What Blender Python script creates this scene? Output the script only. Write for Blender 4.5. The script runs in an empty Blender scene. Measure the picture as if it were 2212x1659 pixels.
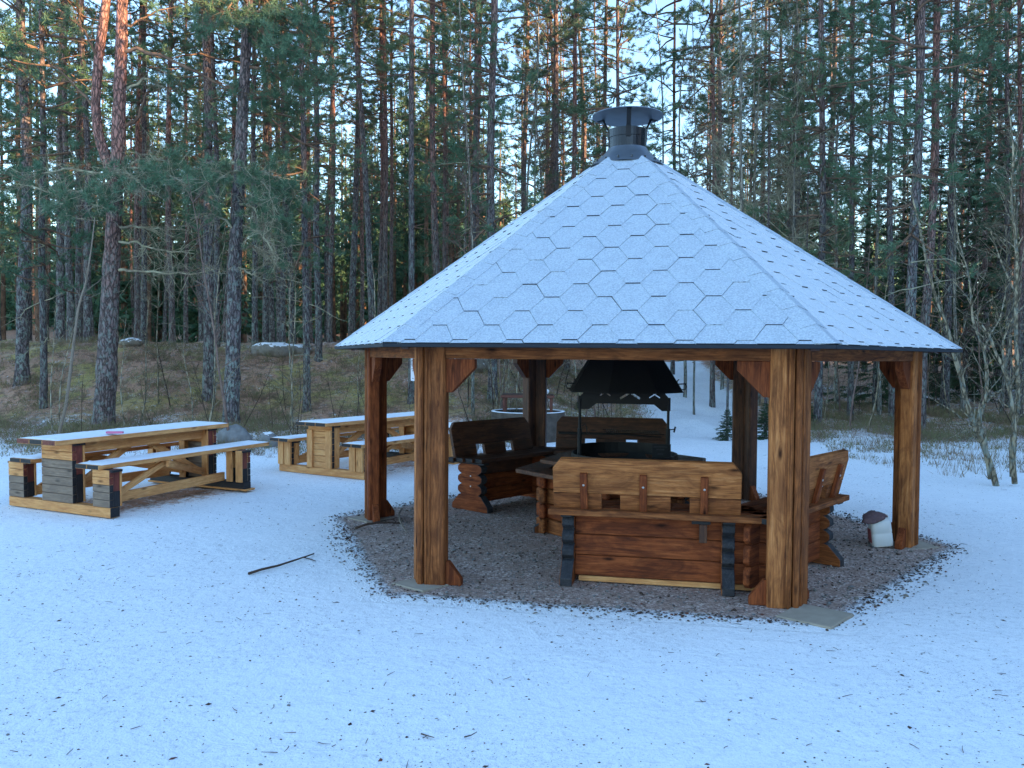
import bpy, bmesh, math, random, time
_T0 = time.time()
def stamp(n): print('T', n, round(time.time()-_T0, 1))
import numpy as np
from mathutils import Vector, Matrix, Euler
PI = math.pi
R_ = math.radians
scene = bpy.context.scene
COL = scene.collection
rnd = random.Random(7)
# ------------------------------------------------------------------ camera
F = 1810.0; PW = 2212.0; PITCH = R_(1.897); ROLL = R_(0.387); H = 1.65
cam = bpy.data.cameras.new('camera'); camo = bpy.data.objects.new('camera', cam); COL.objects.link(camo)
cam.sensor_width = 36; cam.lens = 36 * F / PW; cam.clip_end = 3000; cam.clip_start = 0.05
camo.matrix_world = Matrix.Translation((0, 0, H)) @ Matrix.Rotation(PI/2 - PITCH, 4, 'X') @ Matrix.Rotation(ROLL, 4, 'Z')
scene.camera = camo

def ray(X, Y):
    u, v = X - 1106, Y - 829.5
    cr, sr = math.cos(ROLL), math.sin(ROLL)
    a, b = u*cr + v*sr, -u*sr + v*cr
    c, s = math.cos(PITCH), math.sin(PITCH)
    return Vector((a, F*c - b*s, -b*c - F*s)) / F
def at(X, Y, d):
    r = ray(X, Y); return Vector((0, 0, H)) + r * (d / r.y)

# ------------------------------------------------------------------ terrain
def ss(a, b, x):
    t = min(1, max(0, (x - a) / (b - a))); return t*t*(3 - 2*t)
def vn(x, y, s=0):
    return (math.sin(x*1.3+s)*math.cos(y*1.1-s) + 0.5*math.sin(x*2.7+y*1.9+s*2) + .25*math.sin(x*5.3-y*4.1+s))
def path_x(y): return 1.9 + 0.135*y + 0.4*math.sin(y*.13)
def hz(x, y):
    L = 1.95*ss(18.5, 27.5, y + .5*vn(x*.25, y*.2)) + .25*ss(27, 60, y)
    C = 1.55*ss(19, 36, y)
    R = 1.15*ss(20, 48, y)
    wl = 1 - ss(-1.5, 3.5, x)
    wr = ss(7, 13, x)
    h = L*wl + (1-wl)*(C*(1-wr) + R*wr)
    n = ss(15.5, 20, y)
    h += n*(.10*vn(x*.7, y*.7, 1) + .04*vn(x*2.1, y*2.3, 2))
    pd = abs(x - path_x(y))
    h -= n*.12*(1 - ss(.8, 2.2, pd))
    return h + 3.4*ss(58, 110, y)
def snow_amt(x, y):
    left = 1 - ss(11.8 if x < -1 else 13.2, 15.0, y)*.43 - ss(18.2, 20.5, y)*.27 + .10*math.exp(-((y-27.5)/1.2)**2)
    left += .0*ss(25, 28, y)
    mid = 1 - ss(15.5, 18, y)*.47 - ss(20, 24, y)*.17
    right = 1 - ss(14.5, 18.0, y)*.52 - ss(19, 22, y)*.10 + ss(26, 31, y)*.08
    wl = 1 - ss(-1.5, 2.0, x); wr = ss(6, 9, x)
    s = left*wl + (1-wl)*(mid*(1-wr) + right*wr)
    pd = abs(x - path_x(y))
    p = (1 - ss(1.0, 2.1, pd))*(1-ss(34, 40, y))
    s -= ss(30, 38, y)*.35
    for (tx, ty, ta_, k) in ((-4.35, 9.75, -.45, .62), (-1.9, 12.6, -.554, .45)):
        dx, dy = x-tx, y-ty; u = dx*math.cos(ta_)+dy*math.sin(ta_); v = -dx*math.sin(ta_)+dy*math.cos(ta_)
        s -= k*math.exp(-((u-.25)/.75)**4 - (v/1.25)**4)
    return max(s, .93*p)
def moss_amt(x, y):
    return .8*ss(18.5, 21.5, y)*(1 - ss(29, 34, y))*(1 - .55*ss(0, 5, x))

# ------------------------------------------------------------------ node helpers
def newmat(name):
    m = bpy.data.materials.new(name); m.use_nodes = True
    nt = m.node_tree; nt.nodes.clear()
    out = nt.nodes.new('ShaderNodeOutputMaterial'); b = nt.nodes.new('ShaderNodeBsdfPrincipled')
    nt.links.new(b.outputs[0], out.inputs[0])
    return m, nt, b
def N(nt, t, **k):
    n = nt.nodes.new(t)
    for a, v in k.items():
        if a.startswith('i_'):
            key = a[2:]; key = int(key) if key.isdigit() else key.replace('_', ' ')
            n.inputs[key].default_value = v
        else: setattr(n, a, v)
    return n
def LK(nt, a, b): nt.links.new(a, b)
def noise(nt, vec, scale, detail=3, rough=.5, dist=0):
    n = N(nt, 'ShaderNodeTexNoise', i_Scale=scale, i_Detail=detail, i_Roughness=rough, i_Distortion=dist)
    if vec is not None: LK(nt, vec, n.inputs['Vector'])
    return n.outputs['Fac']
def ramp(nt, fac, stops):
    r = N(nt, 'ShaderNodeValToRGB')
    e = r.color_ramp.elements
    while len(e) < len(stops): e.new(.5)
    for el, (p, c) in zip(e, stops):
        el.position = p
        el.color = (c[0], c[1], c[2], 1) if isinstance(c, (tuple, list)) else (c, c, c, 1)
    LK(nt, fac, r.inputs[0]); return r.outputs[0]
def mix(nt, f, a, b, blend='MIX'):
    m = N(nt, 'ShaderNodeMix', data_type='RGBA', blend_type=blend)
    for i, v in ((0, f), (6, a), (7, b)):
        if isinstance(v, (int, float)): m.inputs[i].default_value = v
        elif isinstance(v, tuple): m.inputs[i].default_value = (v[0], v[1], v[2], 1)
        else: LK(nt, v, m.inputs[i])
    return m.outputs[2]
def mth(nt, op, a, b=0.0, c=0.0):
    m = N(nt, 'ShaderNodeMath', operation=op)
    for i, v in enumerate((a, b, c)):
        if isinstance(v, (int, float)): m.inputs[i].default_value = v
        else: LK(nt, v, m.inputs[i])
    return m.outputs[0]
def bump(nt, b, h, strength, dist):
    n = N(nt, 'ShaderNodeBump', i_Strength=strength, i_Distance=dist)
    LK(nt, h, n.inputs['Height']); LK(nt, n.outputs[0], b.inputs['Normal'])
def objco(nt): return N(nt, 'ShaderNodeTexCoord').outputs['Object']
def geopos(nt): return N(nt, 'ShaderNodeNewGeometry').outputs['Position']
def vscale(nt, v, s):
    m = N(nt, 'ShaderNodeVectorMath', operation='MULTIPLY'); LK(nt, v, m.inputs[0]); m.inputs[1].default_value = s
    return m.outputs[0]

M = {}
def wood(name, base, dark, light, rough=.55, snow=0.0, spec=.35):
    m, nt, b = newmat(name)
    g = N(nt, 'ShaderNodeAttribute', attribute_name='g').outputs['Vector']
    gr = noise(nt, vscale(nt, g, (3.4, 46, 46)), 1.0, 5, .68, .9)
    fine = noise(nt, vscale(nt, g, (9, 260, 260)), 1.0, 2, .5)
    blot = noise(nt, vscale(nt, g, (3.4, 8, 8)), 1.0, 5, .62, 1.2)
    col = ramp(nt, gr, [(.30, dark), (.52, base), (.75, light)])
    col = mix(nt, ramp(nt, blot, [(.42, 0.0), (.68, .75)]), col, dark)
    col = mix(nt, ramp(nt, blot, [(.18, .45), (.36, 0.0)]), col, light)
    col = mix(nt, ramp(nt, fine, [(.35, .30), (.6, 0.0)]), col, dark)
    vo = N(nt, 'ShaderNodeTexVoronoi', i_Scale=1.0); LK(nt, vscale(nt, g, (3.4, 11, 11)), vo.inputs['Vector'])
    col = mix(nt, ramp(nt, vo.outputs['Distance'], [(.05, 1.0), (.20, 0.0)]), col, tuple(d*.4 for d in dark))
    LK(nt, col, b.inputs['Base Color'])
    b.inputs['Roughness'].default_value = rough; b.inputs['Specular IOR Level'].default_value = spec
    bump(nt, b, mth(nt, 'ADD', gr, mth(nt, 'MULTIPLY', fine, .4)), .5, .004)
    M[name] = m; return m
wood('stained_wood', (.30, .098, .030), (.075, .023, .010), (.48, .19, .07), .7, 0, .15)
wood('stained_light', (.48, .175, .055), (.125, .04, .015), (.64, .29, .115), .7, 0, .15)
wood('stained_red', (.27, .068, .021), (.07, .018, .009), (.42, .125, .04), .7, 0, .15)
wood('stained_shaded', (.11, .040, .018), (.032, .013, .008), (.19, .075, .032))  # dark stain; also paints interior shade on the back posts and rear benches
wood('end_grain', (.035, .036, .042), (.014, .015, .019), (.08, .08, .085), .7)
wood('fresh_pine', (.70, .35, .13), (.46, .19, .07), (.82, .50, .24), .7, 0, .2)
wood('grey_board', (.25, .18, .13), (.15, .105, .08), (.36, .27, .20), .8)
wood('black_end', (.022, .02, .022), (.012, .012, .014), (.05, .045, .045), .6)
wood('red_end', (.21, .045, .028), (.09, .022, .018), (.30, .12, .08), .6)
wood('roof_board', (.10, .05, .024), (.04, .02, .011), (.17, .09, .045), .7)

def snow_mat(name, cov=.0, grit=(.09, .10, .12), fine=140, amt=.25, thr=.62, lo=(.76, .79, .83), hi=(.90, .92, .94)):
    m, nt, b = newmat(name)
    p = geopos(nt)
    n1 = noise(nt, p, fine, 3, .7)
    n2 = noise(nt, p, 9, 4, .6)
    col = mix(nt, n2, lo, hi)
    sp = ramp(nt, mth(nt, 'ADD', mth(nt, 'MULTIPLY', n1, .75), mth(nt, 'MULTIPLY', n2, .25)), [(thr-.10, 0.0), (thr+.1, amt)])
    col = mix(nt, sp, col, grit)
    LK(nt, col, b.inputs['Base Color']); b.inputs['Roughness'].default_value = .75
    b.inputs['Specular IOR Level'].default_value = .2
    bump(nt, b, mth(nt, 'ADD', n1, mth(nt, 'MULTIPLY', n2, 2)), .9, .006)
    M[name] = m; return m
snow_mat('snow', amt=.15)
snow_mat('roof_snow', lo=(.64, .69, .75), hi=(.80, .84, .88), amt=.30, thr=.53, fine=60, grit=(.20, .24, .30))  # less grit; base also paled to paint brighter sky on the non-front faces
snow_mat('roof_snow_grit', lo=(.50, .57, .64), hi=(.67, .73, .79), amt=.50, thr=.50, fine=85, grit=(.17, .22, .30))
snow_mat('snow_dust', lo=(.50, .57, .64), hi=(.67, .73, .79), amt=.8, thr=.50, fine=60, grit=(.03, .04, .055))

def plain(name, col, rough=.6, metal=0, var=.3, sc=12, spec=.5, bmp=0):
    m, nt, b = newmat(name)
    o = objco(nt); n = noise(nt, o, sc, 4, .6)
    c = mix(nt, n, tuple(x*(1-var) for x in col), tuple(min(1, x*(1+var)) for x in col))
    LK(nt, c, b.inputs['Base Color']); b.inputs['Roughness'].default_value = rough
    b.inputs['Metallic'].default_value = metal; b.inputs['Specular IOR Level'].default_value = spec
    if bmp: bump(nt, b, noise(nt, o, sc*6, 3, .6), .6, bmp)
    M[name] = m; return m
plain('black_metal', (.012, .012, .014), .55, 0, .3, 9, .3)
plain('pipe_metal', (.018, .02, .026), .25, .35, .5, 7)
plain('zinc', (.17, .20, .24), .42, .6, .25, 5)
plain('asphalt_edge', (.012, .018, .028), .8, 0, .4, 20)
plain('screw', (.6, .6, .58), .3, .9, .1)
plain('paper', (.62, .64, .74), .6, 0, .04, 3)
plain('ink', (.08, .09, .14), .6, 0, .1)
plain('plastic_white', (.60, .62, .62), .4, 0, .06, 4)
plain('glove', (.13, .085, .095), .9, 0, .5, 40, .2, .004)
plain('red_label', (.25, .05, .05), .5)
plain('pink', (.65, .16, .30), .5, 0, .15, 20)
plain('slab', (.33, .28, .22), .9, 0, .25, 14, .2, .004)
plain('concrete', (.10, .082, .068), .95, 0, .75, 7, .2, .012)
plain('rust', (.14, .055, .04), .8, 0, .4, 14, .3, .002)
plain('stick', (.07, .045, .035), .85, 0, .5, 30, .2, .002)
plain('stick_pale', (.23, .19, .15), .85, 0, .4, 30, .2, .002)
plain('stone', (.20, .20, .20), .9, 0, .45, 10, .2, .01)
plain('lichen_stone', (.22, .20, .17), .95, 0, .5, 12, .2, .01)
plain('log_bark', (.13, .07, .05), .9, 0, .5, 12, .2, .01)

def bark(name, low, up, lichen=.35, z0=3.0, z1=9.0, bscale=1.0):
    m, nt, b = newmat(name)
    o = objco(nt)
    sep = N(nt, 'ShaderNodeSeparateXYZ'); LK(nt, o, sep.inputs[0]); z = sep.outputs[2]
    pl = N(nt, 'ShaderNodeTexVoronoi', i_Scale=1.0, feature='DISTANCE_TO_EDGE')
    wob = N(nt, 'ShaderNodeTexNoise', i_Scale=6.0, i_Detail=2.0); LK(nt, o, wob.inputs['Vector'])
    v = N(nt, 'ShaderNodeVectorMath', operation='MULTIPLY_ADD'); LK(nt, wob.outputs['Color'], v.inputs[0]); v.inputs[1].default_value = (.12, .12, .12); LK(nt, o, v.inputs[2])
    LK(nt, vscale(nt, v.outputs[0], (16*bscale, 16*bscale, 4.2*bscale)), pl.inputs['Vector'])
    edge = ramp(nt, pl.outputs['Distance'], [(.0, 0.0), (.22, 1.0)])
    n = noise(nt, vscale(nt, o, (7, 7, 3)), 1.0, 5, .65)
    n3 = noise(nt, vscale(nt, o, (30, 30, 12)), 1.0, 3, .6)
    t = N(nt, 'ShaderNodeMapRange'); LK(nt, mth(nt, 'ADD', z, mth(nt, 'MULTIPLY', mth(nt, 'SUBTRACT', n, .5), 5.0)), t.inputs[0])
    t.inputs[1].default_value = z0; t.inputs[2].default_value = z1
    lowc = mix(nt, n3, tuple(c*.55 for c in low), tuple(c*1.5 for c in low))
    upc = mix(nt, n3, tuple(c*.65 for c in up), tuple(min(1, c*1.4) for c in up))
    col = mix(nt, t.outputs[0], lowc, upc)
    col = mix(nt, mth(nt, 'MULTIPLY', mth(nt, 'SUBTRACT', 1.0, edge), .9), col, tuple(c*.2 for c in low))
    li = ramp(nt, noise(nt, vscale(nt, o, (11, 11, 7)), 1.0, 4, .7), [(.50, 0.0), (.60, min(1, lichen*1.7))])
    lz = N(nt, 'ShaderNodeMapRange'); LK(nt, z, lz.inputs[0]); lz.inputs[1].default_value = 8; lz.inputs[2].default_value = 1
    col = mix(nt, mth(nt, 'MULTIPLY', li, lz.outputs[0]), col, (.27, .33, .30))
    LK(nt, col, b.inputs['Base Color']); b.inputs['Roughness'].default_value = .9; b.inputs['Specular IOR Level'].default_value = .15
    bump(nt, b, mth(nt, 'ADD', edge, mth(nt, 'MULTIPLY', n3, .6)), 1.0, .018)
    M[name] = m; return m
bark('pine_bark', (.175, .15, .155), (.32, .205, .175), .5, 4.0, 11.0)
bark('pine_bark_red', (.20, .155, .15), (.39, .195, .16), .35, 2.5, 6.5)
bark('birch_bark', (.26, .24, .205), (.36, .32, .26), .5, 0, 5, .5)
bark('sapling_bark', (.33, .27, .18), (.40, .33, .22), .3, 0, 3)
def twigmat(name, a, c):
    m, nt, b = newmat(name)
    col = mix(nt, ramp(nt, noise(nt, objco(nt), 3.5, 4, .7), [(.38, 0.0), (.62, 1.0)]), a, c)
    LK(nt, col, b.inputs['Base Color']); b.inputs['Roughness'].default_value = .9; b.inputs['Specular IOR Level'].default_value = .1
    M[name] = m
twigmat('branch', (.12, .08, .06), (.26, .16, .11))
twigmat('lichen_twig', (.22, .18, .13), (.44, .42, .29))
twigmat('birch_twig', (.13, .085, .075), (.24, .17, .14))
twigmat('dark_twig', (.05, .035, .03), (.10, .07, .055))
def needles(name, a, c, d):
    m, nt, b = newmat(name)
    o = objco(nt)
    col = mix(nt, ramp(nt, noise(nt, o, .9, 3, .6), [(.35, 0.0), (.65, 1.0)]), a, c)
    oi = N(nt, 'ShaderNodeObjectInfo')
    col = mix(nt, mth(nt, 'MULTIPLY', oi.outputs['Random'], .6), col, d)
    LK(nt, col, b.inputs['Base Color']); b.inputs['Roughness'].default_value = .6; b.inputs['Specular IOR Level'].default_value = .25
    M[name] = m
needles('needles', (.052, .135, .080), (.125, .21, .125), (.13, .17, .085))
needles('spruce_needles', (.025, .062, .030), (.055, .11, .05), (.06, .10, .045))
needles('heather', (.09, .11, .045), (.20, .20, .09), (.22, .18, .09))
needles('dry_grass', (.17, .12, .06), (.30, .23, .12), (.22, .16, .09))
needles('brown_brush', (.17, .10, .07), (.30, .19, .13), (.22, .15, .10))

# ground material
def ground_mat():
    m, nt, b = newmat('ground_snow')
    p = geopos(nt)
    s = N(nt, 'ShaderNodeAttribute', attribute_name='snow').outputs['Fac']
    mo = N(nt, 'ShaderNodeAttribute', attribute_name='moss').outputs['Fac']
    n1 = noise(nt, p, 2.6, 6, .68, .4); n2 = noise(nt, p, .9, 4, .6); n3 = noise(nt, p, 16, 4, .65)
    nf = noise(nt, p, 95, 3, .7)
    # forest floor
    litter = mix(nt, n3, (.20, .11, .068), (.66, .38, .25))
    mosc = mix(nt, n3, (.19, .18, .05), (.56, .46, .14))
    pale = mix(nt, n3, (.30, .27, .15), (.50, .47, .30))
    floor = mix(nt, mth(nt, 'MULTIPLY', ramp(nt, n2, [(.47, 0.0), (.58, 1.0)]), mo), litter, mosc)
    floor = mix(nt, mth(nt, 'MULTIPLY', ramp(nt, n1, [(.56, 0.0), (.66, .7)]), mo), floor, pale)
    floor = mix(nt, ramp(nt, noise(nt, p, 5, 3, .6), [(.50, 0.0), (.60, .6)]), floor, (.09, .065, .042))
    # snow
    sn = mix(nt, mth(nt, 'ADD', mth(nt, 'MULTIPLY', n1, .5), mth(nt, 'MULTIPLY', noise(nt, p, 7, 5, .75), .5)), (.74, .78, .82), (1.0, 1.0, 1.0))
    # thin places where grit shows through
    thin = ramp(nt, noise(nt, p, 24, 5, .78), [(.53, 0.0), (.66, .50)])
    thin2 = ramp(nt, noise(nt, p, .55, 3, .5), [(.36, 0.35), (.60, 1.0)])
    sn = mix(nt, mth(nt, 'MULTIPLY', thin, thin2), sn, (.24, .27, .32))
    grit = ramp(nt, noise(nt, p, 120, 2, .6), [(.61, 0.0), (.67, .75)])
    sn = mix(nt, mth(nt, 'MULTIPLY', grit, thin2), sn, (.12, .12, .14))
    comb = mth(nt, 'ADD', mth(nt, 'MULTIPLY', n1, .36), mth(nt, 'ADD', mth(nt, 'MULTIPLY', n3, .40), mth(nt, 'MULTIPLY', noise(nt, p, 45, 3, .7), .24)))
    d = mth(nt, 'SUBTRACT', mth(nt, 'MULTIPLY_ADD', s, .50, .245), comb)
    f = ramp(nt, mth(nt, 'MULTIPLY_ADD', d, 9.0, .5), [(.0, 0.0), (1.0, 1.0)])
    col = mix(nt, f, floor, sn)
    LK(nt, col, b.inputs['Base Color']); b.inputs['Roughness'].default_value = .8; b.inputs['Specular IOR Level'].default_value = .15
    hh = mth(nt, 'ADD', mth(nt, 'MULTIPLY', n1, 3.0), mth(nt, 'ADD', n3, mth(nt, 'MULTIPLY', nf, .35)))
    bump(nt, b, hh, .8, .013)
    M['ground'] = m
ground_mat()
def gravel_mat():
    m, nt, b = newmat('gravel_bed')
    p = geopos(nt); o = objco(nt)
    # distance to hexagon edge
    ds = []
    for k in range(3):
        dt = N(nt, 'ShaderNodeVectorMath', operation='DOT_PRODUCT'); LK(nt, o, dt.inputs[0])
        a = R_(30 + 60*k); dt.inputs[1].default_value = (math.cos(a), math.sin(a), 0)
        ds.append(mth(nt, 'ABSOLUTE', dt.outputs['Value']))
    dd = mth(nt, 'MAXIMUM', ds[0], mth(nt, 'MAXIMUM', ds[1], ds[2]))
    dd = mth(nt, 'ADD', dd, mth(nt, 'MULTIPLY', mth(nt, 'SUBTRACT', noise(nt, p, 2.2, 5, .7), .5), .16))
    vo = N(nt, 'ShaderNodeTexVoronoi', i_Scale=70.0); LK(nt, p, vo.inputs['Vector'])
    vo2 = N(nt, 'ShaderNodeTexVoronoi', i_Scale=36.0); LK(nt, p, vo2.inputs['Vector'])
    n = noise(nt, p, 5, 5, .7); n3 = noise(nt, p, 40, 3, .6)
    sep = N(nt, 'ShaderNodeSeparateColor'); LK(nt, vo.outputs['Color'], sep.inputs[0])
    c1 = ramp(nt, sep.outputs[0], [(.0, (.12, .08, .068)), (.45, (.38, .275, .235)), (.8, (.56, .44, .385)), (1.0, (.80, .70, .62))])
    dirt = mix(nt, n3, (.20, .13, .10), (.46, .32, .255))
    col = mix(nt, ramp(nt, n, [(.38, .25), (.60, .95)]), dirt, c1)
    # snow near rim
    e = N(nt, 'ShaderNodeMapRange'); LK(nt, dd, e.inputs[0]); e.inputs[1].default_value = 2.36; e.inputs[2].default_value = 2.62
    e.inputs[3].default_value = .0; e.inputs[4].default_value = 1.05
    sm = mth(nt, 'SUBTRACT', e.outputs[0], mth(nt, 'MULTIPLY_ADD', noise(nt, p, 34, 4, .7), .75, mth(nt, 'MULTIPLY', n, .5)))
    f = ramp(nt, mth(nt, 'MULTIPLY_ADD', sm, 3.2, .92), [(.0, 0.0), (1.0, 1.0)])
    # dark curb line
    col = mix(nt, f, col, mix(nt, noise(nt, p, 7, 5, .75), (.74, .78, .82), (1.0, 1.0, 1.0)))
    line = ramp(nt, mth(nt, 'ABSOLUTE', mth(nt, 'SUBTRACT', mth(nt, 'ADD', dd, mth(nt, 'MULTIPLY', mth(nt, 'SUBTRACT', n3, .5), .14)), 2.50)), [(.02, 1.0), (.07, 0.0)])
    lm = mth(nt, 'MULTIPLY', line, ramp(nt, noise(nt, p, 22, 3, .7), [(.50, .0), (.60, .75)]))
    col = mix(nt, lm, col, (.06, .045, .05))
    LK(nt, col, b.inputs['Base Color']); b.inputs['Roughness'].default_value = .85; b.inputs['Specular IOR Level'].default_value = .2
    bump(nt, b, mth(nt, 'ADD', vo.outputs['Distance'], mth(nt, 'MULTIPLY', n3, .8)), .9, .010)
    M['gravel'] = m
gravel_mat()

# ------------------------------------------------------------------ mesh builder
class MB:
    def __init__(s): s.v = []; s.f = []; s.g = []; s.mi = []; s.mats = []
    def m(s, name):
        if name not in s.mats: s.mats.append(name)
        return s.mats.index(name)
    def add(s, vs, fs, gs, mat):
        o = len(s.v); k = s.m(mat)
        s.v += [tuple(v) for v in vs]; s.g += [tuple(g) for g in gs]
        for f in fs: s.f.append(tuple(i + o for i in f)); s.mi.append(k)
    def box(s, c, size, mat, rot=None, ends=None):
        sx, sy, sz = [q/2 for q in size]
        ax = max(range(3), key=lambda i: size[i]); order = [ax] + [i for i in range(3) if i != ax]
        off = (rnd.uniform(0, 40), rnd.uniform(0, 40), rnd.uniform(0, 40))
        L = [(x, y, z) for z in (-sz, sz) for y in (-sy, sy) for x in (-sx, sx)]
        gs = [tuple(p[order[i]] + off[i] for i in range(3)) for p in L]
        vs = [Vector(p) for p in L]
        if rot is not None: vs = [rot @ v for v in vs]
        vs = [v + Vector(c) for v in vs]
        fs = [(0, 2, 3, 1), (4, 5, 7, 6), (0, 1, 5, 4), (2, 6, 7, 3), (0, 4, 6, 2), (1, 3, 7, 5)]
        s.add(vs, fs, gs, mat)
        if ends:   # give chosen end faces another material
            n = len(s.f)
            m = {'-x': 4, '+x': 5, '-y': 2, '+y': 3, '-z': 0, '+z': 1}
            for e, mm in ends.items(): s.mi[n-6+m[e]] = s.m(mm)
    def beam(s, a, b, w, h, mat, up=(0, 0, 1)):
        a, b = Vector(a), Vector(b); d = b - a; L = d.length; x = d.normalized()
        y = Vector(up).cross(x).normalized(); z = x.cross(y)
        rot = Matrix((x, y, z)).transposed()
        s.box((a + b)/2, (L, w, h), mat, rot)
    def prism(s, poly, t, mat, mtx, grain=0, endmat=None):
        # poly in local (x,y); extruded in z from 0..t; mtx maps to world
        n = len(poly); off = (rnd.uniform(0, 40), rnd.uniform(0, 40), rnd.uniform(0, 40))
        P = [Vector((x, y, z)) for z in (0, t) for x, y in poly]
        order = [grain] + [i for i in range(3) if i != grain]
        gs = [tuple(p[order[i]] + off[i] for i in range(3)) for p in P]
        fs = [tuple(range(n))[::-1], tuple(range(n, 2*n))]
        fs += [(i, (i+1) % n, n + (i+1) % n, n + i) for i in range(n)]
        s.add([mtx @ p for p in P], fs, gs, mat)
        if endmat:
            k = s.m(endmat)
            for j in range(n): s.mi[len(s.mi)-n+j] = k
    def tube(s, pts, rads, mat, n=6, cap=True):
        pts = [Vector(p) for p in pts]; vs = []; gs = []; prev = None
        if isinstance(rads, (int, float)): rads = [rads]*len(pts)
        for i, p in enumerate(pts):
            d = (pts[min(i+1, len(pts)-1)] - pts[max(i-1, 0)]).normalized()
            if prev is None: prev = Vector((0, 0, 1)) if abs(d.z) < .8 else Vector((1, 0, 0))
            u = (prev - d*prev.dot(d)).normalized(); prev = u; w = d.cross(u)
            for k in range(n):
                a = 2*PI*k/n; q = p + (u*math.cos(a) + w*math.sin(a))*rads[i]
                vs.append(q); gs.append((p.length, q.x, q.y))
        fs = [(i*n+k, i*n+(k+1) % n, (i+1)*n+(k+1) % n, (i+1)*n+k) for i in range(len(pts)-1) for k in range(n)]
        if cap: fs += [tuple(range(n))[::-1], tuple(range((len(pts)-1)*n, len(pts)*n))]
        s.add(vs, fs, gs, mat)
    def lathe(s, prof, mat, n=32, c=(0, 0, 0), closed=False):
        vs = []; fs = []; m = len(prof)
        for k in range(n):
            a = 2*PI*k/n
            for r, z in prof: vs.append((c[0]+r*math.cos(a), c[1]+r*math.sin(a), c[2]+z))
        for k in range(n):
            for j in range(m - (0 if closed else 1)):
                j2 = (j+1) % m; k2 = (k+1) % n
                fs.append((k*m+j, k2*m+j, k2*m+j2, k*m+j2))
        s.add(vs, fs, [(v[2], v[0], v[1]) for v in vs], mat)
    def build(s, name, parent=None, loc=None, bevel=0, smooth=False, seg=1):
        me = bpy.data.meshes.new(name); me.from_pydata(s.v, [], s.f)
        for mm in s.mats: me.materials.append(M[mm])
        me.polygons.foreach_set('material_index', s.mi)
        at_ = me.attributes.new('g', 'FLOAT_VECTOR', 'POINT')
        at_.data.foreach_set('vector', np.array(s.g, dtype=np.float32).ravel())
        if smooth: me.polygons.foreach_set('use_smooth', [True]*len(s.f))
        me.update()
        o = bpy.data.objects.new(name, me); COL.objects.link(o)
        if parent: o.parent = parent
        if loc is not None: o.location = loc
        if bevel:
            bv = o.modifiers.new('bevel', 'BEVEL'); bv.width = bevel; bv.segments = seg; bv.limit_method = 'ANGLE'; bv.angle_limit = R_(40)
        return o
def tag(o, label=None, cat=None, group=None, kind=None):
    if label: o['label'] = label
    if cat: o['category'] = cat
    if group: o['group'] = group
    if kind: o['kind'] = kind
    return o
def empty(name, loc=(0, 0, 0), rz=0, label=None, cat=None, group=None):
    o = bpy.data.objects.new(name, None); COL.objects.link(o); o.location = loc; o.rotation_euler = (0, 0, rz)
    o.empty_display_size = .2
    return tag(o, label, cat, group)

# ------------------------------------------------------------------ ground
def build_ground():
    def axis(lo, hi, fine_lo, fine_hi, st):
        a = list(np.arange(fine_lo, fine_hi + .001, st))
        x = fine_hi; d = st
        while x < hi: d *= 1.35; x += d; a.append(min(x, hi))
        x = fine_lo; d = st
        while x > lo: d *= 1.35; x -= d; a.insert(0, max(x, lo))
        return a
    xs = axis(-900, 900, -26, 30, .25); ys = axis(-300, 1600, -2, 48, .25)
    vs = []; sn = []; mo = []
    for y in ys:
        for x in xs:
            vs.append((x, y, hz(x, y) if y < 200 else hz(x, 200)))
            sn.append(snow_amt(x, y)); mo.append(moss_amt(x, y))
    nx = len(xs)
    fs = [(j*nx+i, j*nx+i+1, (j+1)*nx+i+1, (j+1)*nx+i) for j in range(len(ys)-1) for i in range(nx-1)]
    me = bpy.data.meshes.new('ground'); me.from_pydata(vs, [], fs); me.materials.append(M['ground'])
    for nme, dat in (('snow', sn), ('moss', mo)):
        a = me.attributes.new(nme, 'FLOAT', 'POINT'); a.data.foreach_set('value', np.array(dat, dtype=np.float32))
    me.polygons.foreach_set('use_smooth', [True]*len(fs))
    o = bpy.data.objects.new('ground', me); COL.objects.link(o); o['kind'] = 'structure'
build_ground()

# ------------------------------------------------------------------ gazebo
GC = Vector((1.063, 7.898, 0)); GR = 2.4774; TH0 = R_(-131.709); ZB = 1.63; ZE = 1.735
def corner(i, r=GR, z=0): a = TH0 + i*PI/3; return Vector((GC.x + r*math.cos(a), GC.y + r*math.sin(a), z))
# gravel pad (own flat sheet just above the ground)
gp = MB(); rr = 3.12
gp.add([(rr*math.cos(k*PI/3), rr*math.sin(k*PI/3), 0) for k in range(6)], [tuple(range(6))], [(0, 0, 0)]*6, 'gravel')
g_ = gp.build('gravel_pad', loc=(GC.x, GC.y, .0)); g_.rotation_euler[2] = TH0; g_['kind'] = 'structure'
bm = bmesh.new(); bm.from_mesh(g_.data)
g_.location.z = .002
bm.free()

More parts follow.
